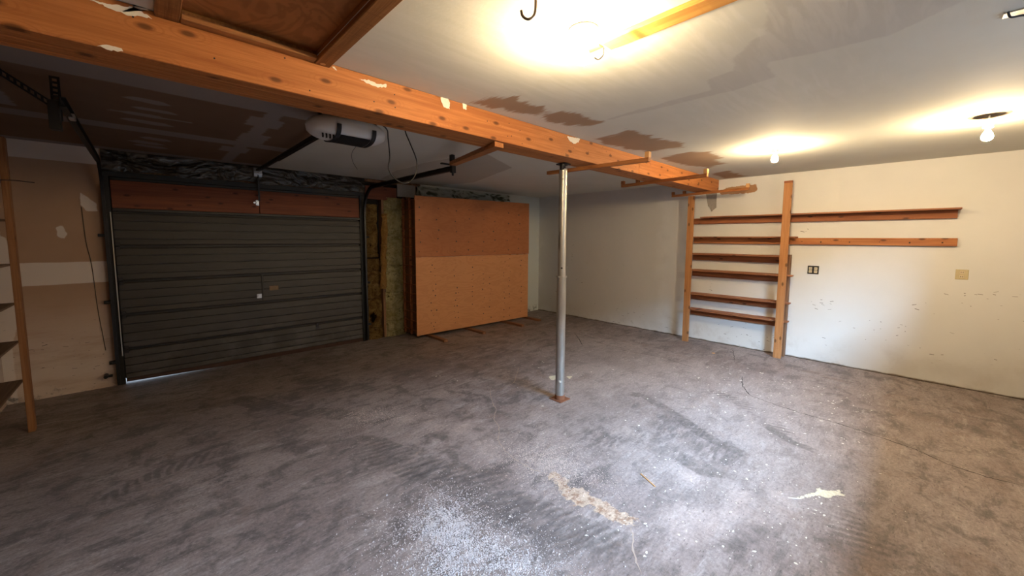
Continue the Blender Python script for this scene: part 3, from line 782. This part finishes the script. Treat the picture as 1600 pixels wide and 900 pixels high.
# the pale metal strip visible along the left track
tag(MB().box((-.257, Y1 - .042, .32), (-.246, Y1 - .030, 1.86), .002).build('seal_strip', M['zinc']), 'thin pale metal strip running up the left edge of the garage door', 'strip')
tag(MB().cyl((-.385, Y1 - .10, .135), (-.385, Y1 - .002, .135), .018, n=10).box((-.40, Y1 - .09, .125), (-.335, Y1 - .05, .145), .003).build('door_stop', M['black']), 'small black bolt stop low beside the left door track', 'bolt')

# ---------------------------------------------------------------- door opener
op = thing('garage_door_opener', 'white garage door opener with dark straps hanging behind the wooden beam', 'opener', (1.13, 2.98, 2.37))
def capsule(cx, cy, cz, hx, ry, rz, name, mat, e=2.6):
    mb = MB(); n = 32; R = []
    for i in range(25):
        s = -1 + 2 * i / 24; k = (1 - abs(s) ** 3.2) ** .5 if abs(s) < 1 else 0
        k = max(k, .02); R.append([])
        for j in range(n):
            a = 2 * math.pi * j / n; c, d = math.cos(a), math.sin(a)
            R[-1].append(mb.bm.verts.new((cx + hx * s, cy + ry * k * math.copysign(abs(c) ** (2 / e), c), cz + rz * k * math.copysign(abs(d) ** (2 / e), d))))
    for A, B in zip(R, R[1:]):
        for j in range(n): mb.bm.faces.new((A[j], A[(j + 1) % n], B[(j + 1) % n], B[j]))
    mb.bm.faces.new(R[0][::-1]); mb.bm.faces.new(R[-1])
    return mb.build(name, mat, op, True)
capsule(1.13, 2.98, 2.385, .285, .15, .085, 'housing', M['white_plastic'])
def band(x0, x1, name):
    mb = MB(); n = 26; R = []
    for i in range(n + 1):
        a = math.pi * (1.0 + .98 * i / n) - .02; c, d = math.cos(a), math.sin(a); e = 2.6
        x = x0 + (x1 - x0) * (i / n)
        for r in (1.0,):
            y = 2.98 + .155 * math.copysign(abs(c) ** (2 / e), c); z = 2.385 + .089 * math.copysign(abs(d) ** (2 / e), d)
        R.append([mb.bm.verts.new((x - .016, y, z)), mb.bm.verts.new((x + .016, y, z))])
    for A, B in zip(R, R[1:]): mb.bm.faces.new((A[0], A[1], B[1], B[0]))
    bmesh.ops.solidify(mb.bm, geom=list(mb.bm.faces), thickness=.006)
    return mb.build(name, M['dark_plastic'], op, True)
band(1.02, 1.02, 'strap'); band(1.27, 1.27, 'strap')
def patch(x0, x1, a0, a1, name, mat, k=1.02, slots=False, shear=0.0):
    mb = MB(); n = 12; e = 2.6; R = []
    for i in range(n + 1):
        a = math.pi * (a0 + (a1 - a0) * i / n); c, d = math.cos(a), math.sin(a)
        y = 2.98 + .151 * k * math.copysign(abs(c) ** (2 / e), c); z = 2.385 + .086 * k * math.copysign(abs(d) ** (2 / e), d)
        s = shear * i / n
        R.append([mb.bm.verts.new((x0 + s, y, z)), mb.bm.verts.new((x1 + s, y, z))])
    for A, B in zip(R, R[1:]): mb.bm.faces.new((A[0], A[1], B[1], B[0]))
    bmesh.ops.solidify(mb.bm, geom=list(mb.bm.faces), thickness=.003)
    return mb.build(name, mat, op, True)
patch(1.038, 1.252, 1.22, 1.62, 'lamp_cover', M['dark_plastic'], 1.015)
for k in range(5): patch(.915 + .024 * k, .927 + .024 * k, 1.26, 1.42, 'vent_slot', M['hole'], 1.004, shear=.02)
MB().box((1.055, 3.10, 2.425), (1.095, 5.83, 2.455), .003).build('rail', M['black'], op)
MB().box((1.065, 3.1, 2.415), (1.072, 5.6, 2.421)).build('chain', M['bracket'], op); MB().box((1.105, 3.1, 2.43), (1.111, 4.9, 2.436)).build('chain', M['bracket'], op)
MB().box((1.03, 5.80, 2.36), (1.12, Y1 - .01, 2.47), .004).cyl((1.03, 5.80, 2.40), (1.12, 5.80, 2.40), .012, n=8).build('header_bracket', M['zinc'], op)
MB().box((1.065, 5.80, 2.06), (1.085, 5.815, 2.42), .002).build('door_arm', M['black'], op)
for x in (.93, 1.33): MB().box((x, 2.96, 2.45), (x + .02, 2.98, H), 0).build('hanging_strap', M['bracket'], op)
MB().tube([(1.21, 3.02, 2.30), (1.185, 3.04, 2.25), (1.19, 3.05, 2.19), (1.225, 3.05, 2.13)], .0016, 6).build('antenna_wire', M['cable'], op)
cab = MB().tube([(1.30, 2.86, 2.47), (1.40, 2.90, 2.44), (1.46, 3.0, 2.40), (1.47, 3.0, 2.26), (1.46, 3.0, 2.15), (1.53, 3.0, 2.075), (1.62, 3.0, 2.06), (1.70, 3.0, 2.14), (1.715, 3.0, 2.25), (1.66, 3.0, 2.38), (1.62, 3.0, 2.46), (1.61, 3.0, 2.503)], .0052, 8).build('power_cable', M['cable'])
tag(cab, 'black power cable hanging in a loop under the ceiling next to the door opener', 'cable')

# ---------------------------------------------------------------- beam
BY0, BY1, BZ = 2.18, 2.435, 2.313
bmn = thing('ceiling_beam', 'long orange timber beam running under the ceiling across the garage', 'beam', (2.7, 2.3, BZ))
MB().box((X0, BY0, BZ), (3.965, BY0 + .04, H - .001), .003).build('beam_board', M['beam'], bmn)
MB().box((3.969, BY0 + .002, BZ + .002), (X1 - .001, BY0 + .04, H - .001), .003).build('beam_board', M['beam'], bmn)
for k in range(1, 6):
    y = BY0 + .0425 * k
    MB().box((X0, y, BZ + random.uniform(0, .006)), (X1 - .001, y + .0405, H - .001), .002).build('beam_ply', M['beam'], bmn)
def smear(pts, y, name, parent, mat, n=(0, -1, 0), t=.0015):
    """jagged flat patch from a rough outline of (x, z) points on the plane y"""
    Q = []
    for (a, b), (c, d) in zip(pts, pts[1:] + pts[:1]):
        k = max(2, int(math.hypot(c - a, d - b) / .008))
        for i in range(k): Q.append((a + (c - a) * i / k + random.uniform(-.003, .003), b + (d - b) * i / k + random.uniform(-.0035, .0035)))
    return MB().prism([(a, y, b) for a, b in Q], n, t).build(name, mat, parent)
random.seed(21)
smear([(-0.104,2.473),(0.078,2.502),(0.011,2.500),(0.070,2.472),(-0.000,2.458),(-0.052,2.466)], BY0 - .0004, 'plaster_smear', bmn, M['plaster'])
smear([(-0.089,2.315),(-0.069,2.326),(-0.034,2.330),(-0.019,2.316),(-0.048,2.310)], BY0 - .0004, 'plaster_smear', bmn, M['plaster'])
smear([(0.900,2.469),(0.950,2.476),(1.006,2.471),(1.059,2.481),(1.059,2.464),(1.005,2.453),(0.950,2.456)], BY0 - .0004, 'plaster_smear', bmn, M['plaster'])
smear([(1.422,2.499),(1.481,2.502),(1.495,2.485),(1.490,2.443),(1.450,2.442),(1.431,2.470)], BY0 - .0004, 'plaster_smear', bmn, M['plaster'])
smear([(1.593,2.502),(1.630,2.502),(1.630,2.467),(1.603,2.469)], BY0 - .0004, 'plaster_smear', bmn, M['plaster'])
smear([(2.710,2.488),(2.893,2.502),(2.875,2.467),(2.811,2.440),(2.746,2.456)], BY0 - .0004, 'plaster_smear', bmn, M['plaster'])
smear([(0.757,2.491),(0.773,2.496),(0.782,2.476)], BY0 - .0004, 'plaster_smear', bmn, M['plaster'])

# knots' nail heads and splinters on the beam
g = MB()
for k in range(34):
    x = random.uniform(-.2, 5.8); z = random.uniform(BZ + .02, H - .02)
    g.box((x - .003, BY0 - .0015, z - .003), (x + .003, BY0, z + .003))
tag(g.build('nail_heads', M['bracket'], bmn), kind='stuff')

# ---------------------------------------------------------------- attic hatch
ht = thing('attic_hatch', 'wood-framed plywood attic hatch in the ceiling in front of the beam', 'hatch', (.42, 1.65, 2.50))
MB().box((.10, HY0 - .02, 2.535), (.72, HY1 + .01, 2.55), .002).build('plywood_panel', M['ply_hatch'], ht)
MB().box((.672, 1.10, 2.478), (.745, 2.176, H - .0005), .003).build('frame_board', M['frame'], ht)
MB().box((.155, 2.120, 2.482), (.670, 2.176, 2.503), .003).build('frame_strip', M['frame_x'], ht)
MB().box((.075, 1.10, 2.482), (.152, 2.176, H - .0005), .003).build('frame_board', M['frame'], ht)
MB().cyl((.705, 2.15, 2.4775), (.705, 2.15, 2.479), .013, n=14).build('knot', M['endgrain'], ht)

# ---------------------------------------------------------------- steel post
pp = thing('steel_post', 'galvanised adjustable steel post standing under the beam', 'post', (2.93, 2.395, 0))
px, py = 2.93, 2.395
MB().box((px - .075, py - .075, 0), (px + .075, py + .075, .008), .002).build('base_plate', M['rust'], pp)
MB().cyl((px, py, .008), (px, py, .05), .050, .047, 28).build('rusted_foot', M['rust'], pp, True)
MB().cyl((px, py, .03), (px, py, 1.235), .045, n=32).build('lower_tube', M['galv'], pp, True)
MB().cyl((px, py, 1.225), (px, py, 1.243), .053, n=32).cyl((px - .065, py - .01, 1.234), (px + .065, py - .01, 1.234), .006, n=8).build('collar', M['galv'], pp, True)
MB().cyl((px, py, 1.24), (px, py, 2.262), .0385, n=32).build('upper_tube', M['galv'], pp, True)
dv = Vector((-px, -py, 0)).normalized()
for z in (1.32, 2.165): MB().cyl(Vector((px, py, z)) + dv * .0375, Vector((px, py, z)) + dv * .0395, .0095 if z < 2 else .005, n=12).build('pin_hole', M['hole'], pp)
MB().cyl((px, py, 2.262), (px, py, 2.30), .021, n=20).box((px - .05, py - .05, 2.300), (px + .05, py + .05, BZ - .0005), .002).box((px - .055, py - .035, 2.25), (px - .028, py + .0, 2.305), .002).build('screw_jack', M['bracket'], pp)
MB().cyl(Vector((px, py, .19)) + dv * .044, Vector((px, py, .205)) + dv * .046, .012, n=7).build('paint_spot', M['plaster'], pp)

# ---------------------------------------------------------------- overhead lumber racks
def rack(x0, y0, x1, y1, label, far, skew=0, z=2.268, th=.034, w=.038, near=True):
    t = thing('lumber_rack', label, 'rack', ((x0 + x1) / 2, (y0 + y1) / 2, z), 'wooden racks nailed under the beam')
    MB().hexa([(x0 - w / 2, y0, z), (x0 + w / 2, y0, z), (x1 + w / 2, y1, z), (x1 - w / 2, y1, z), (x0 - w / 2, y0, z + th), (x0 + w / 2, y0, z + th), (x1 + w / 2, y1, z + th), (x1 - w / 2, y1, z + th)]).build('slat', M['rack'], t)
    if near: MB().box((x0 - .022, y0 - .004, z + th), (x0 + .022, y0 + .036, z + th + .05), .003).build('end_block', M['endgrain'], t)
    for yy in far:
        k = (yy - y0) / (y1 - y0); xx = x0 + (x1 - x0) * k
        MB().box((xx - .022, yy, z + th), (xx + .022, yy + .04, z + th + .045), .003).build('stop_block', M['rack'], t)
    return t
rack(3.19, 1.66, 3.10, 2.74, 'narrow wooden rack under the beam next to the steel post', [])
rack(4.39, 1.62, 4.52, 2.72, 'narrow wooden rack under the beam, the middle one of three', [2.46, 2.68])
rack(5.91, 1.64, 6.12, 2.78, 'narrow wooden rack under the beam end by the white wall', [2.55, 2.74])
st = thing('wood_block', 'short flat wooden board nailed under the beam, pointing at the right door track', 'board', (2.02, 2.55, 2.29))
MB().hexa([(1.90, 2.20, 2.275), (1.985, 2.20, 2.275), (2.37, 3.35, 2.345), (2.30, 3.37, 2.345), (1.90, 2.20, 2.311), (1.985, 2.20, 2.311), (2.37, 3.35, 2.381), (2.30, 3.37, 2.381)]).build('board', M['rack'], st)

# ---------------------------------------------------------------- plywood crate against the back wall
cr = thing('plywood_partition', 'two stacked fir plywood sheets on a lattice frame standing before the back wall', 'partition', (4.3, 5.6, .04))
YP = 5.36
PL, PR = 3.02, 5.515
MB().hexa([(PL, YP, .068), (PR - .01, YP, .045), (PR - .01, YP + .018, .045), (PL, YP + .018, .068), (PL, YP, 1.303), (PR - .01, YP, 1.300), (PR - .01, YP + .018, 1.300), (PL, YP + .018, 1.303)]).build('plywood_sheet', M['ply'], cr)
MB().hexa([(PL - .004, YP - .003, 1.307), (PR + .004, YP - .003, 1.304), (PR + .004, YP + .015, 1.304), (PL - .004, YP + .015, 1.307), (PL - .004, YP - .003, 2.25), (PR + .004, YP - .003, 2.29), (PR + .004, YP + .015, 2.29), (PL - .004, YP + .015, 2.25)]).build('plywood_sheet', M['ply_red'], cr)
for y in (YP + .02, YP + .23, YP + .44):
    MB().box((PL + .02, y, .05), (PL + .058, y + .022, 2.24), .002).build('side_rail', M['ledger'], cr)
    MB().box((PR - .10, y, .05), (PR - .06, y + .022, 2.24), .002).build('side_rail', M['ledger'], cr)
for k in range(15):
    z = .12 + .148 * k
    MB().box((PL + .024, YP + .02, z), (PL + .05, YP + .47, z + .014), .001).build('rung', M['ledger'], cr)
MB().box((PL + .07, YP + .03, .055), (PL + .09, YP + .46, 2.2)).build('inner_panel', M['post_dark'], cr)
g = MB(); random.seed(9)
cols = [3.05, 3.42, 3.50, 3.78, 3.86, 4.06, 4.36, 4.66, 4.72, 5.06, 5.14]
for x in (3.08, 3.42, 3.76, 4.05, 4.34, 4.62, 4.95, 5.25):
    for z in np.arange(1.40, 2.2, .17):
        xx = x + random.uniform(-.03, .03); zz = z + random.uniform(-.03, .03)
        g.cyl((xx, YP - .003, zz), (xx, YP - .0065, zz), random.uniform(.008, .014), n=7)
for x in (3.30, 3.36, 3.74, 3.80, 4.12, 4.36, 4.52, 4.86, 5.0, 5.3):
    for z in np.arange(.15, 1.28, .105):
        if random.random() < .75:
            xx = x + random.uniform(-.025, .025); zz = z + random.uniform(-.03, .03)
            g.cyl((xx, YP, zz), (xx, YP - .0035, zz), random.uniform(.006, .012), n=7)
tag(g.build('nail_holes', M['brownbox'], cr), kind='stuff')
for (x, yy, lab) in ((3.29, 4.955, 'leftmost'), (4.05, 4.95, 'second from the left'), (4.91, 4.90, 'third from the left'), (5.50, 5.02, 'rightmost')):
    s = thing('floor_sleeper', 'wooden sleeper sticking out under the plywood sheets, ' + lab + ' of the four', 'board', (x, yy + .3, 0), 'wooden sleepers under the plywood')
    k = MB().box((x - .032, yy, .0005), (x + .032, Y1 - .02, .038), .002).build('board', M['sleeper'], s)

# ---------------------------------------------------------------- lamps
def lamp(x, y, label, disc=None, drop=0.0, sc=1.0, tilt=0):
    t = thing('ceiling_lamp', label, 'lamp', (x, y, H), 'bare bulb ceiling lamps')
    z = H - drop
    if disc:
        MB().cyl((x, y, H - .004), (x, y, H - .0005), disc, n=32).build('ceiling_plate', M['brownbox'], t)
        [MB().cyl((x + d, y, z), (x + d, y, H), .004, n=8).build('mounting_screw', M['zinc'], t) for d in (-.02, .02)]
    MB().lathe((x, y, z), [(0, 0), (.062 * sc, 0), (.064 * sc, -.006), (.058 * sc, -.014), (.034 * sc, -.020), (.028 * sc, -.030), (.027 * sc, -.052), (.022 * sc, -.056), (0, -.056)]).build('lamp_holder', M['porcelain'], t, True)
    for a in (0.6, 3.7): MB().cyl((x + .048 * sc * math.cos(a), y + .048 * sc * math.sin(a), z - .020), (x + .048 * sc * math.cos(a), y + .048 * sc * math.sin(a), z - .012), .004, n=8).build('screw', M['zinc'], t)
    MB().lathe((x, y, z - .052), [(0, 0), (.013, 0), (.013, -.018)], 16).build('bulb_cap', M['zinc'], t, True)
    MB().lathe((x, y, z - .068), [(0.001, 0), (.013, -.001), (.016, -.012), (.026, -.030), (.030, -.048), (.028, -.062), (.018, -.075), (0, -.080)], 24).build('bulb', M['bulb'], t, True)
    return t
lamp(1.43, 1.07, 'lit bare bulb in a white holder beside the yellow wood strip, nearest the viewer')
lamp(4.53, 1.05, 'small lit bare bulb lamp on the ceiling above the right-hand shelves')
lamp(4.47, -.27, 'lit bare bulb hanging below a dark round ceiling plate at the right edge', .105, .035)

# ceiling bits
ls = thing('ceiling_lath', 'yellow wooden strip fixed to the ceiling beside the nearest lamp', 'strip', (1.6, .8, H))
MB().hexa([(1.555, .60 - .35, H - .022), (1.645, .60 - .35, H - .022), (1.635, 1.06, H - .022), (1.552, 1.06, H - .022), (1.555, .25, H - .001), (1.645, .25, H - .001), (1.635, 1.06, H - .001), (1.552, 1.06, H - .001)]).build('strip_board', M['lath'], ls)
MB().box((1.575, 1.09, H - .012), (1.61, 1.20, H - .001), .002).build('broken_end', M['lath'], ls)
MB().tube([(1.63, 1.10, H), (1.635, 1.105, H - .03), (1.62, 1.12, H - .05), (1.60, 1.13, H - .045)], .003, 6).build('bent_nail', M['bracket'], ls)
hk = MB().tube([(1.075, 1.02, H), (1.075, 1.02, H - .07), (1.07, 1.025, H - .098), (1.052, 1.035, H - .112), (1.035, 1.045, H - .104), (1.030, 1.048, H - .085)], .0052, 8).build('ceiling_hook', M['copper_hook'], None, True)
tag(hk, 'dark metal hook hanging from the ceiling left of the nearest lamp', 'hook')
bk = thing('ceiling_bracket', 'small bent metal bracket on the ceiling in the upper right corner', 'bracket', (2.56, -.21, H))
MB().box((2.53, -.26, H - .006), (2.58, -.16, H - .001), .001).build('plate', M['zinc'], bk)
MB().tube([(2.52, -.17, H - .004), (2.535, -.18, H - .022), (2.56, -.21, H - .018), (2.58, -.25, H - .024)], .004, 6).build('clip', M['bracket'], bk)

# ---------------------------------------------------------------- shelving on the right wall
sh = thing('wall_shelving', 'open wooden shelving unit with two tall front posts against the white wall', 'shelving', (6.27, 1.85, 0))
XF = 6.15
MB().box((XF, 1.212, 0), (XF + .038, 1.302, 2.372), .003).build('post', M['post'], sh)
MB().box((XF - .001, 1.211, 2.345), (XF + .039, 1.303, 2.374), .002).build('post_end', M['ledger'], sh)
MB().box((6.10, 2.43, 0), (6.138, 2.52, 2.262), .003).build('post', M['post'], sh)
MB().box((6.285, 1.205, 0), (6.374, 1.243, 1.405), .003).build('rear_post', M['post_dark'], sh)
for z, ye, cleat in ((1.392, 1.245, True), (1.135, 1.155, True), (.762, 1.165, False), (.512, 1.17, False)):
    y0 = ye; xb = 6.284 if z < 1.39 else 6.372
    s = MB().box((XF + .040, y0, z - .022), (xb if y0 < 1.244 else 6.372, 2.50, z), .003)
    if y0 < 1.244: s.box((6.284, 1.245, z - .022), (6.372, 2.50, z))
    s.build('shelf', M['shelf'], sh)
    MB().box((6.334, 1.245, z - .112), (6.373, 2.50, z - .0225), .003).build('ledger', M['ledger'], sh)
us = thing('wall_shelf', 'long narrow upper shelf on the white wall, passing behind the posts', 'shelf', (6.3, 1.1, 1.93))
MB().box((6.20, -.262, 1.932), (6.373, 2.37, 1.950), .003).build('shelf_board', M['shelf'], us)
MB().box((6.334, -.24, 1.842), (6.374, 2.52, 1.9315), .003).build('ledger', M['ledger'], us)
us.children[0].location.x = 0
ls2 = thing('wall_shelf', 'second long shelf from the top, its bare rail running on to the right', 'shelf', (6.3, 1.1, 1.6))
MB().box((XF + .040, 1.15, 1.630), (6.373, 2.50, 1.648), .003).build('shelf_board', M['shelf'], ls2)
MB().box((6.334, -.258, 1.542), (6.374, 2.50, 1.6295), .003).build('ledger', M['cleat'], ls2)
g = MB(); random.seed(4)
for y in (-.15, .1, .35, .62, .9, 1.1): g.cyl((6.332, y, 1.585 + random.uniform(-.02, .02)), (6.334, y, 1.585), .006, n=8)
tag(g.build('nail_heads', M['hole'], ls2), kind='stuff')

# mortar patch under the beam end
mp_ = MB().prism([(X1, y + random.uniform(-.01, .01), z) for y, z in ((2.352, 2.312), (2.194, 2.312), (2.198, 2.2), (2.205, 2.09), (2.24, 2.06), (2.268, 2.03), (2.30, 2.10), (2.33, 2.12), (2.345, 2.2))], (-1, 0, 0), .006).build('mortar_patch', M['cement'])
tag(mp_, 'grey mortar patch on the white wall just below the beam end', 'patch')

# scuffs and chips on the walls
def scuffs(name, parent, groups, plane, seed):
    g = MB(); random.seed(seed)
    for (cu, cz, su, sz, n) in groups:
        for _ in range(n):
            u = random.gauss(cu, su); z = max(.03, random.gauss(cz, sz)); l = random.choice((.004, .006, .010, .018)); h = random.uniform(.001, .003); a = random.uniform(-.35, .35)
            if plane == 'x': g.box((X1 - .001, u - l, z - h), (X1 - .0001, u + l, z + h), 0, Matrix.Rotation(a, 4, 'X'))
            else: g.box((u - l, Y1 - .001, z - h), (u + l, Y1 - .0001, z + h), 0, Matrix.Rotation(a, 4, 'Y'))
    o = g.build(name, M['scuff'], parent); o['kind'] = 'stuff'; return o
M['scuff'] = plain('dark_scuff', (.13, .11, .105), .8)
scuffs('scuff_marks', wr, [(.85, .75, .07, .06, 9), (1.75, .22, .30, .10, 22), (-.45, 1.05, .12, .05, 9), (-.1, .8, .3, .2, 10), (.35, .45, .3, .2, 12), (-.3, .35, .2, .1, 6), (3.4, .3, .5, .15, 18), (4.6, .9, .6, .5, 14), (1.1, 1.72, .05, .03, 4), (2.25, .9, .06, .1, 5), (4.2, .08, 1.0, .04, 14), (5.4, .4, .2, .2, 8)], 'x', 3)
scuffs('scuff_marks', wb, [(-.6, .36, .12, .06, 9), (-.5, .22, .1, .05, 6), (-.75, .5, .06, .05, 4), (5.7, .2, .1, .1, 4)], 'y', 5)
# outlets
ob = thing('outlet_box', 'open double outlet box without a cover plate, beside the shelving posts', 'outlet', (X1 - .004, .965, 1.2))
MB().box((X1 - .006, .905, 1.155), (X1, 1.025, 1.265), .003).build('box', M['hole'], ob)
for y in (.937, .993):
    r1 = MB().box((X1 - .012, y - .017, 1.172), (X1 - .005, y + .017, 1.206), .006, seg=2).box((X1 - .012, y - .017, 1.212), (X1 - .005, y + .017, 1.246), .006, seg=2).build('receptacle', M['recept'], ob)
    MB().box((X1 - .013, y - .009, 1.186), (X1 - .0118, y - .005, 1.198)).box((X1 - .013, y + .005, 1.186), (X1 - .0118, y + .009, 1.198)).box((X1 - .013, y - .009, 1.226), (X1 - .0118, y - .005, 1.238)).box((X1 - .013, y + .005, 1.226), (X1 - .0118, y + .009, 1.238)).build('slots', M['hole'], r1); r1.children[0]['kind'] = 'stuff'
op2 = thing('wall_outlet', 'beige outlet with cover plate on the white wall at the right', 'outlet', (X1, -.315, 1.235))
MB().box((X1 - .006, -.362, 1.185), (X1, -.268, 1.293), .003).build('cover_plate', M['ivory'], op2)
r1 = MB().box((X1 - .010, -.332, 1.246), (X1 - .005, -.298, 1.278), .005, seg=2).box((X1 - .010, -.332, 1.200), (X1 - .005, -.298, 1.232), .005, seg=2).build('receptacle', M['recept'], op2)
MB().box((X1 - .0112, -.324, 1.256), (X1 - .0099, -.320, 1.270)).box((X1 - .0112, -.310, 1.256), (X1 - .0099, -.306, 1.270)).box((X1 - .0112, -.324, 1.210), (X1 - .0099, -.320, 1.224)).box((X1 - .0112, -.310, 1.210), (X1 - .0099, -.306, 1.224)).build('slots', M['hole'], r1); r1.children[0]['kind'] = 'stuff'

# ---------------------------------------------------------------- shelving on the left wall
lsv = thing('side_shelving', 'tall wooden shelving with a single front post at the left edge of the view', 'shelving', (-.9, 4.2, 0))
M['post_l'] = wood('left_post_wood', (.34, .16, .07), (.22, .09, .035), 'z', True, nrm='x')
MB().box((-.788, 4.915, 0), (-.75, 4.985, 2.365), .003).build('post', M['post_l'], lsv)
MB().box((-.788, 2.40, 0), (-.75, 2.49, 2.30), .003).build('post', M['post_l'], lsv)
for z in (.439, .762, 1.071, 1.384, 1.733, 2.032):
    MB().box((-1.048, 2.42, z - .018), (-.790, 4.96, z), .003).build('shelf', M['shelf_old'], lsv)
    MB().box((-1.049, 2.42, z - .10), (-1.012, 4.96, z - .019), .002).build('ledger', M['ledger'], lsv)
MB().tube([(-.80, 4.90, 2.03), (-.72, 4.905, 2.035), (-.62, 4.91, 2.028)], .0035, 6).build('protruding_nail', M['bracket'], lsv)
tag(MB().tube([(-.455, Y1 - .003, 1.90), (-.445, Y1 - .003, 1.55), (-.42, Y1 - .003, 1.30), (-.405, Y1 - .003, .85), (-.385, Y1 - .003, .55), (-.375, Y1 - .003, .40)], .0035, 6).build('wall_wire', M['brownbox']), 'thin brown wire running down the drywall left of the garage door', 'wire')

# ---------------------------------------------------------------- loose stuff on the floor
def grains(name, polys, n, s0, s1, mat, label, fall=.10, seed=1):
    r = np.random.default_rng(seed); pts = []
    P = [p for q in polys for p in q]; xs = [p[0] for p in P]; ys = [p[1] for p in P]
    U = r.uniform(min(xs) - .3, max(xs) + .3, 200000); V = r.uniform(min(ys) - .3, max(ys) + .3, 200000)
    d = np.min([sdf_poly(q, U, V) for q in polys], axis=0)
    pr = np.where(d < -.05, 1, np.exp(-(d + .05) / fall))
    clump = .5 + .5 * np.sin(U * 31 + 3 * np.sin(V * 23)) * np.sin(V * 37 + 2 * np.sin(U * 17))
    k = np.where(r.uniform(size=U.shape) < pr * (.25 + .75 * clump))[0][:n]
    sz = r.uniform(s0, s1, len(k)) * np.where(r.uniform(size=len(k)) < .06, 1.7, 1)
    base = np.array([(1, 0, 0), (-.5, .87, 0), (-.5, -.87, 0), (0, 0, .9), (0, 0, -.4)])
    F = np.array([(0, 1, 3), (1, 2, 3), (2, 0, 3)])
    a = r.uniform(0, 6.28, len(k)); st = r.uniform(.7, 1.4, (len(k), 3))
    ca, sa = np.cos(a), np.sin(a)
    vb = base[None] * st[:, None, :] * sz[:, None, None]
    vx = vb[..., 0] * ca[:, None] - vb[..., 1] * sa[:, None]; vy = vb[..., 0] * sa[:, None] + vb[..., 1] * ca[:, None]
    co = np.stack([vx + U[k][:, None], vy + V[k][:, None], np.maximum(vb[..., 2], 0) + .0008], -1).reshape(-1, 3)
    fa = (F[None] + 5 * np.arange(len(k))[:, None, None]).reshape(-1, 3)
    me = bpy.data.meshes.new(name); me.from_pydata(co.tolist(), [], fa.tolist()); me.materials.append(mat)
    o = bpy.data.objects.new(name, me); COL.objects.link(o)
    return tag(o, label, 'grit', None, 'stuff')
M['grit'] = plain('white_ice_melt', (.58, .52, .52), .6, 0, .2, 90, 0)
M['grit_pink'] = plain('pinkish_sand', (.62, .50, .45), .8, 0, .2, 90, 0)
grains('ice_melt_grit', [GRAVEL[0]], 15000, .0016, .0036, M['grit'], 'patch of small white grit spilled on the floor nearest the viewer', .09, 2)
grains('sand_grit', [GRAVEL[1]], 5000, .0014, .0030, M['grit_pink'], 'pale pinkish grit spilled along the crack in the middle of the floor', .10, 3)
grains('sand_grit', [GRAVEL[2]], 1600, .0014, .0030, M['grit_pink'], 'faint pale grit on the floor in front of the plywood', .14, 4)
grains('floor_grit', [rect(1.0, 5.2, .1, 3.2)], 400, .002, .0045, M['grit'], 'scattered white specks over the middle of the floor', .3, 5)

g = MB(); random.seed(77); zone = [LIGHT[0], PINK[0], rect(3.6, 5.4, .2, 1.6)]
for k in range(420):
    q = random.choice(zone); x = random.uniform(min(p[0] for p in q), max(p[0] for p in q)); y = random.uniform(min(p[1] for p in q), max(p[1] for p in q))
    s = random.choice((.0018, .002, .0025, .003, .004, .006)) * (1 + .1 * x); a = random.uniform(0, 6.28); n = random.choice((4, 5, 6)); el = random.uniform(1, 2.4)
    P = []
    for i in range(n):
        r = s * random.uniform(.6, 1.1); u, v = r * math.cos(6.283 * i / n) * el, r * math.sin(6.283 * i / n)
        P.append((x + u * math.cos(a) - v * math.sin(a), y + u * math.sin(a) + v * math.cos(a), .0008))
    g.prism(P, (0, 0, 1), .0015)
tag(g.build('paint_flakes', M['plaster']), 'tiny white paint flakes strewn over the floor before the shelving', 'debris', None, 'stuff')
def flake(x, y, s, label, mat, seed, cat='debris', name='paint_flake', el=1.0, ang=0):
    random.seed(seed); n = 9; P = []
    for i in range(n):
        a = 2 * math.pi * i / n; r = s * random.uniform(.6, 1.15)
        u, v = r * math.cos(a) * el, r * math.sin(a)
        P.append((x + u * math.cos(ang) - v * math.sin(ang), y + u * math.sin(ang) + v * math.cos(ang), .001))
    return tag(MB().prism(P, (0, 0, 1), .002).build(name, mat), label, cat)
flake(1.44, 1.53, .007, 'white paint chip lying right of the white grit patch', M['plaster'], 1)
flake(2.84, .44, .006, 'pale splinter on the floor by the yellowish paint splash', M['plaster'], 2, name='wood_splinter', el=6, ang=-.9)
sp_ = MB().hexa([(2.37, 1.22, .001), (2.375, 1.215, .001), (2.315, 1.08, .001), (2.31, 1.085, .001), (2.37, 1.22, .004), (2.375, 1.215, .004), (2.315, 1.08, .004), (2.31, 1.085, .004)]).build('wood_splinter', M['endgrain'])
tag(sp_, 'thin straw-coloured splinter on the stained floor in front of the steel post', 'debris')
flake(5.75, 1.93, .025, 'small curled wood scrap on the floor in front of the shelving', M['endgrain'], 4, name='wood_scrap', el=1.6)
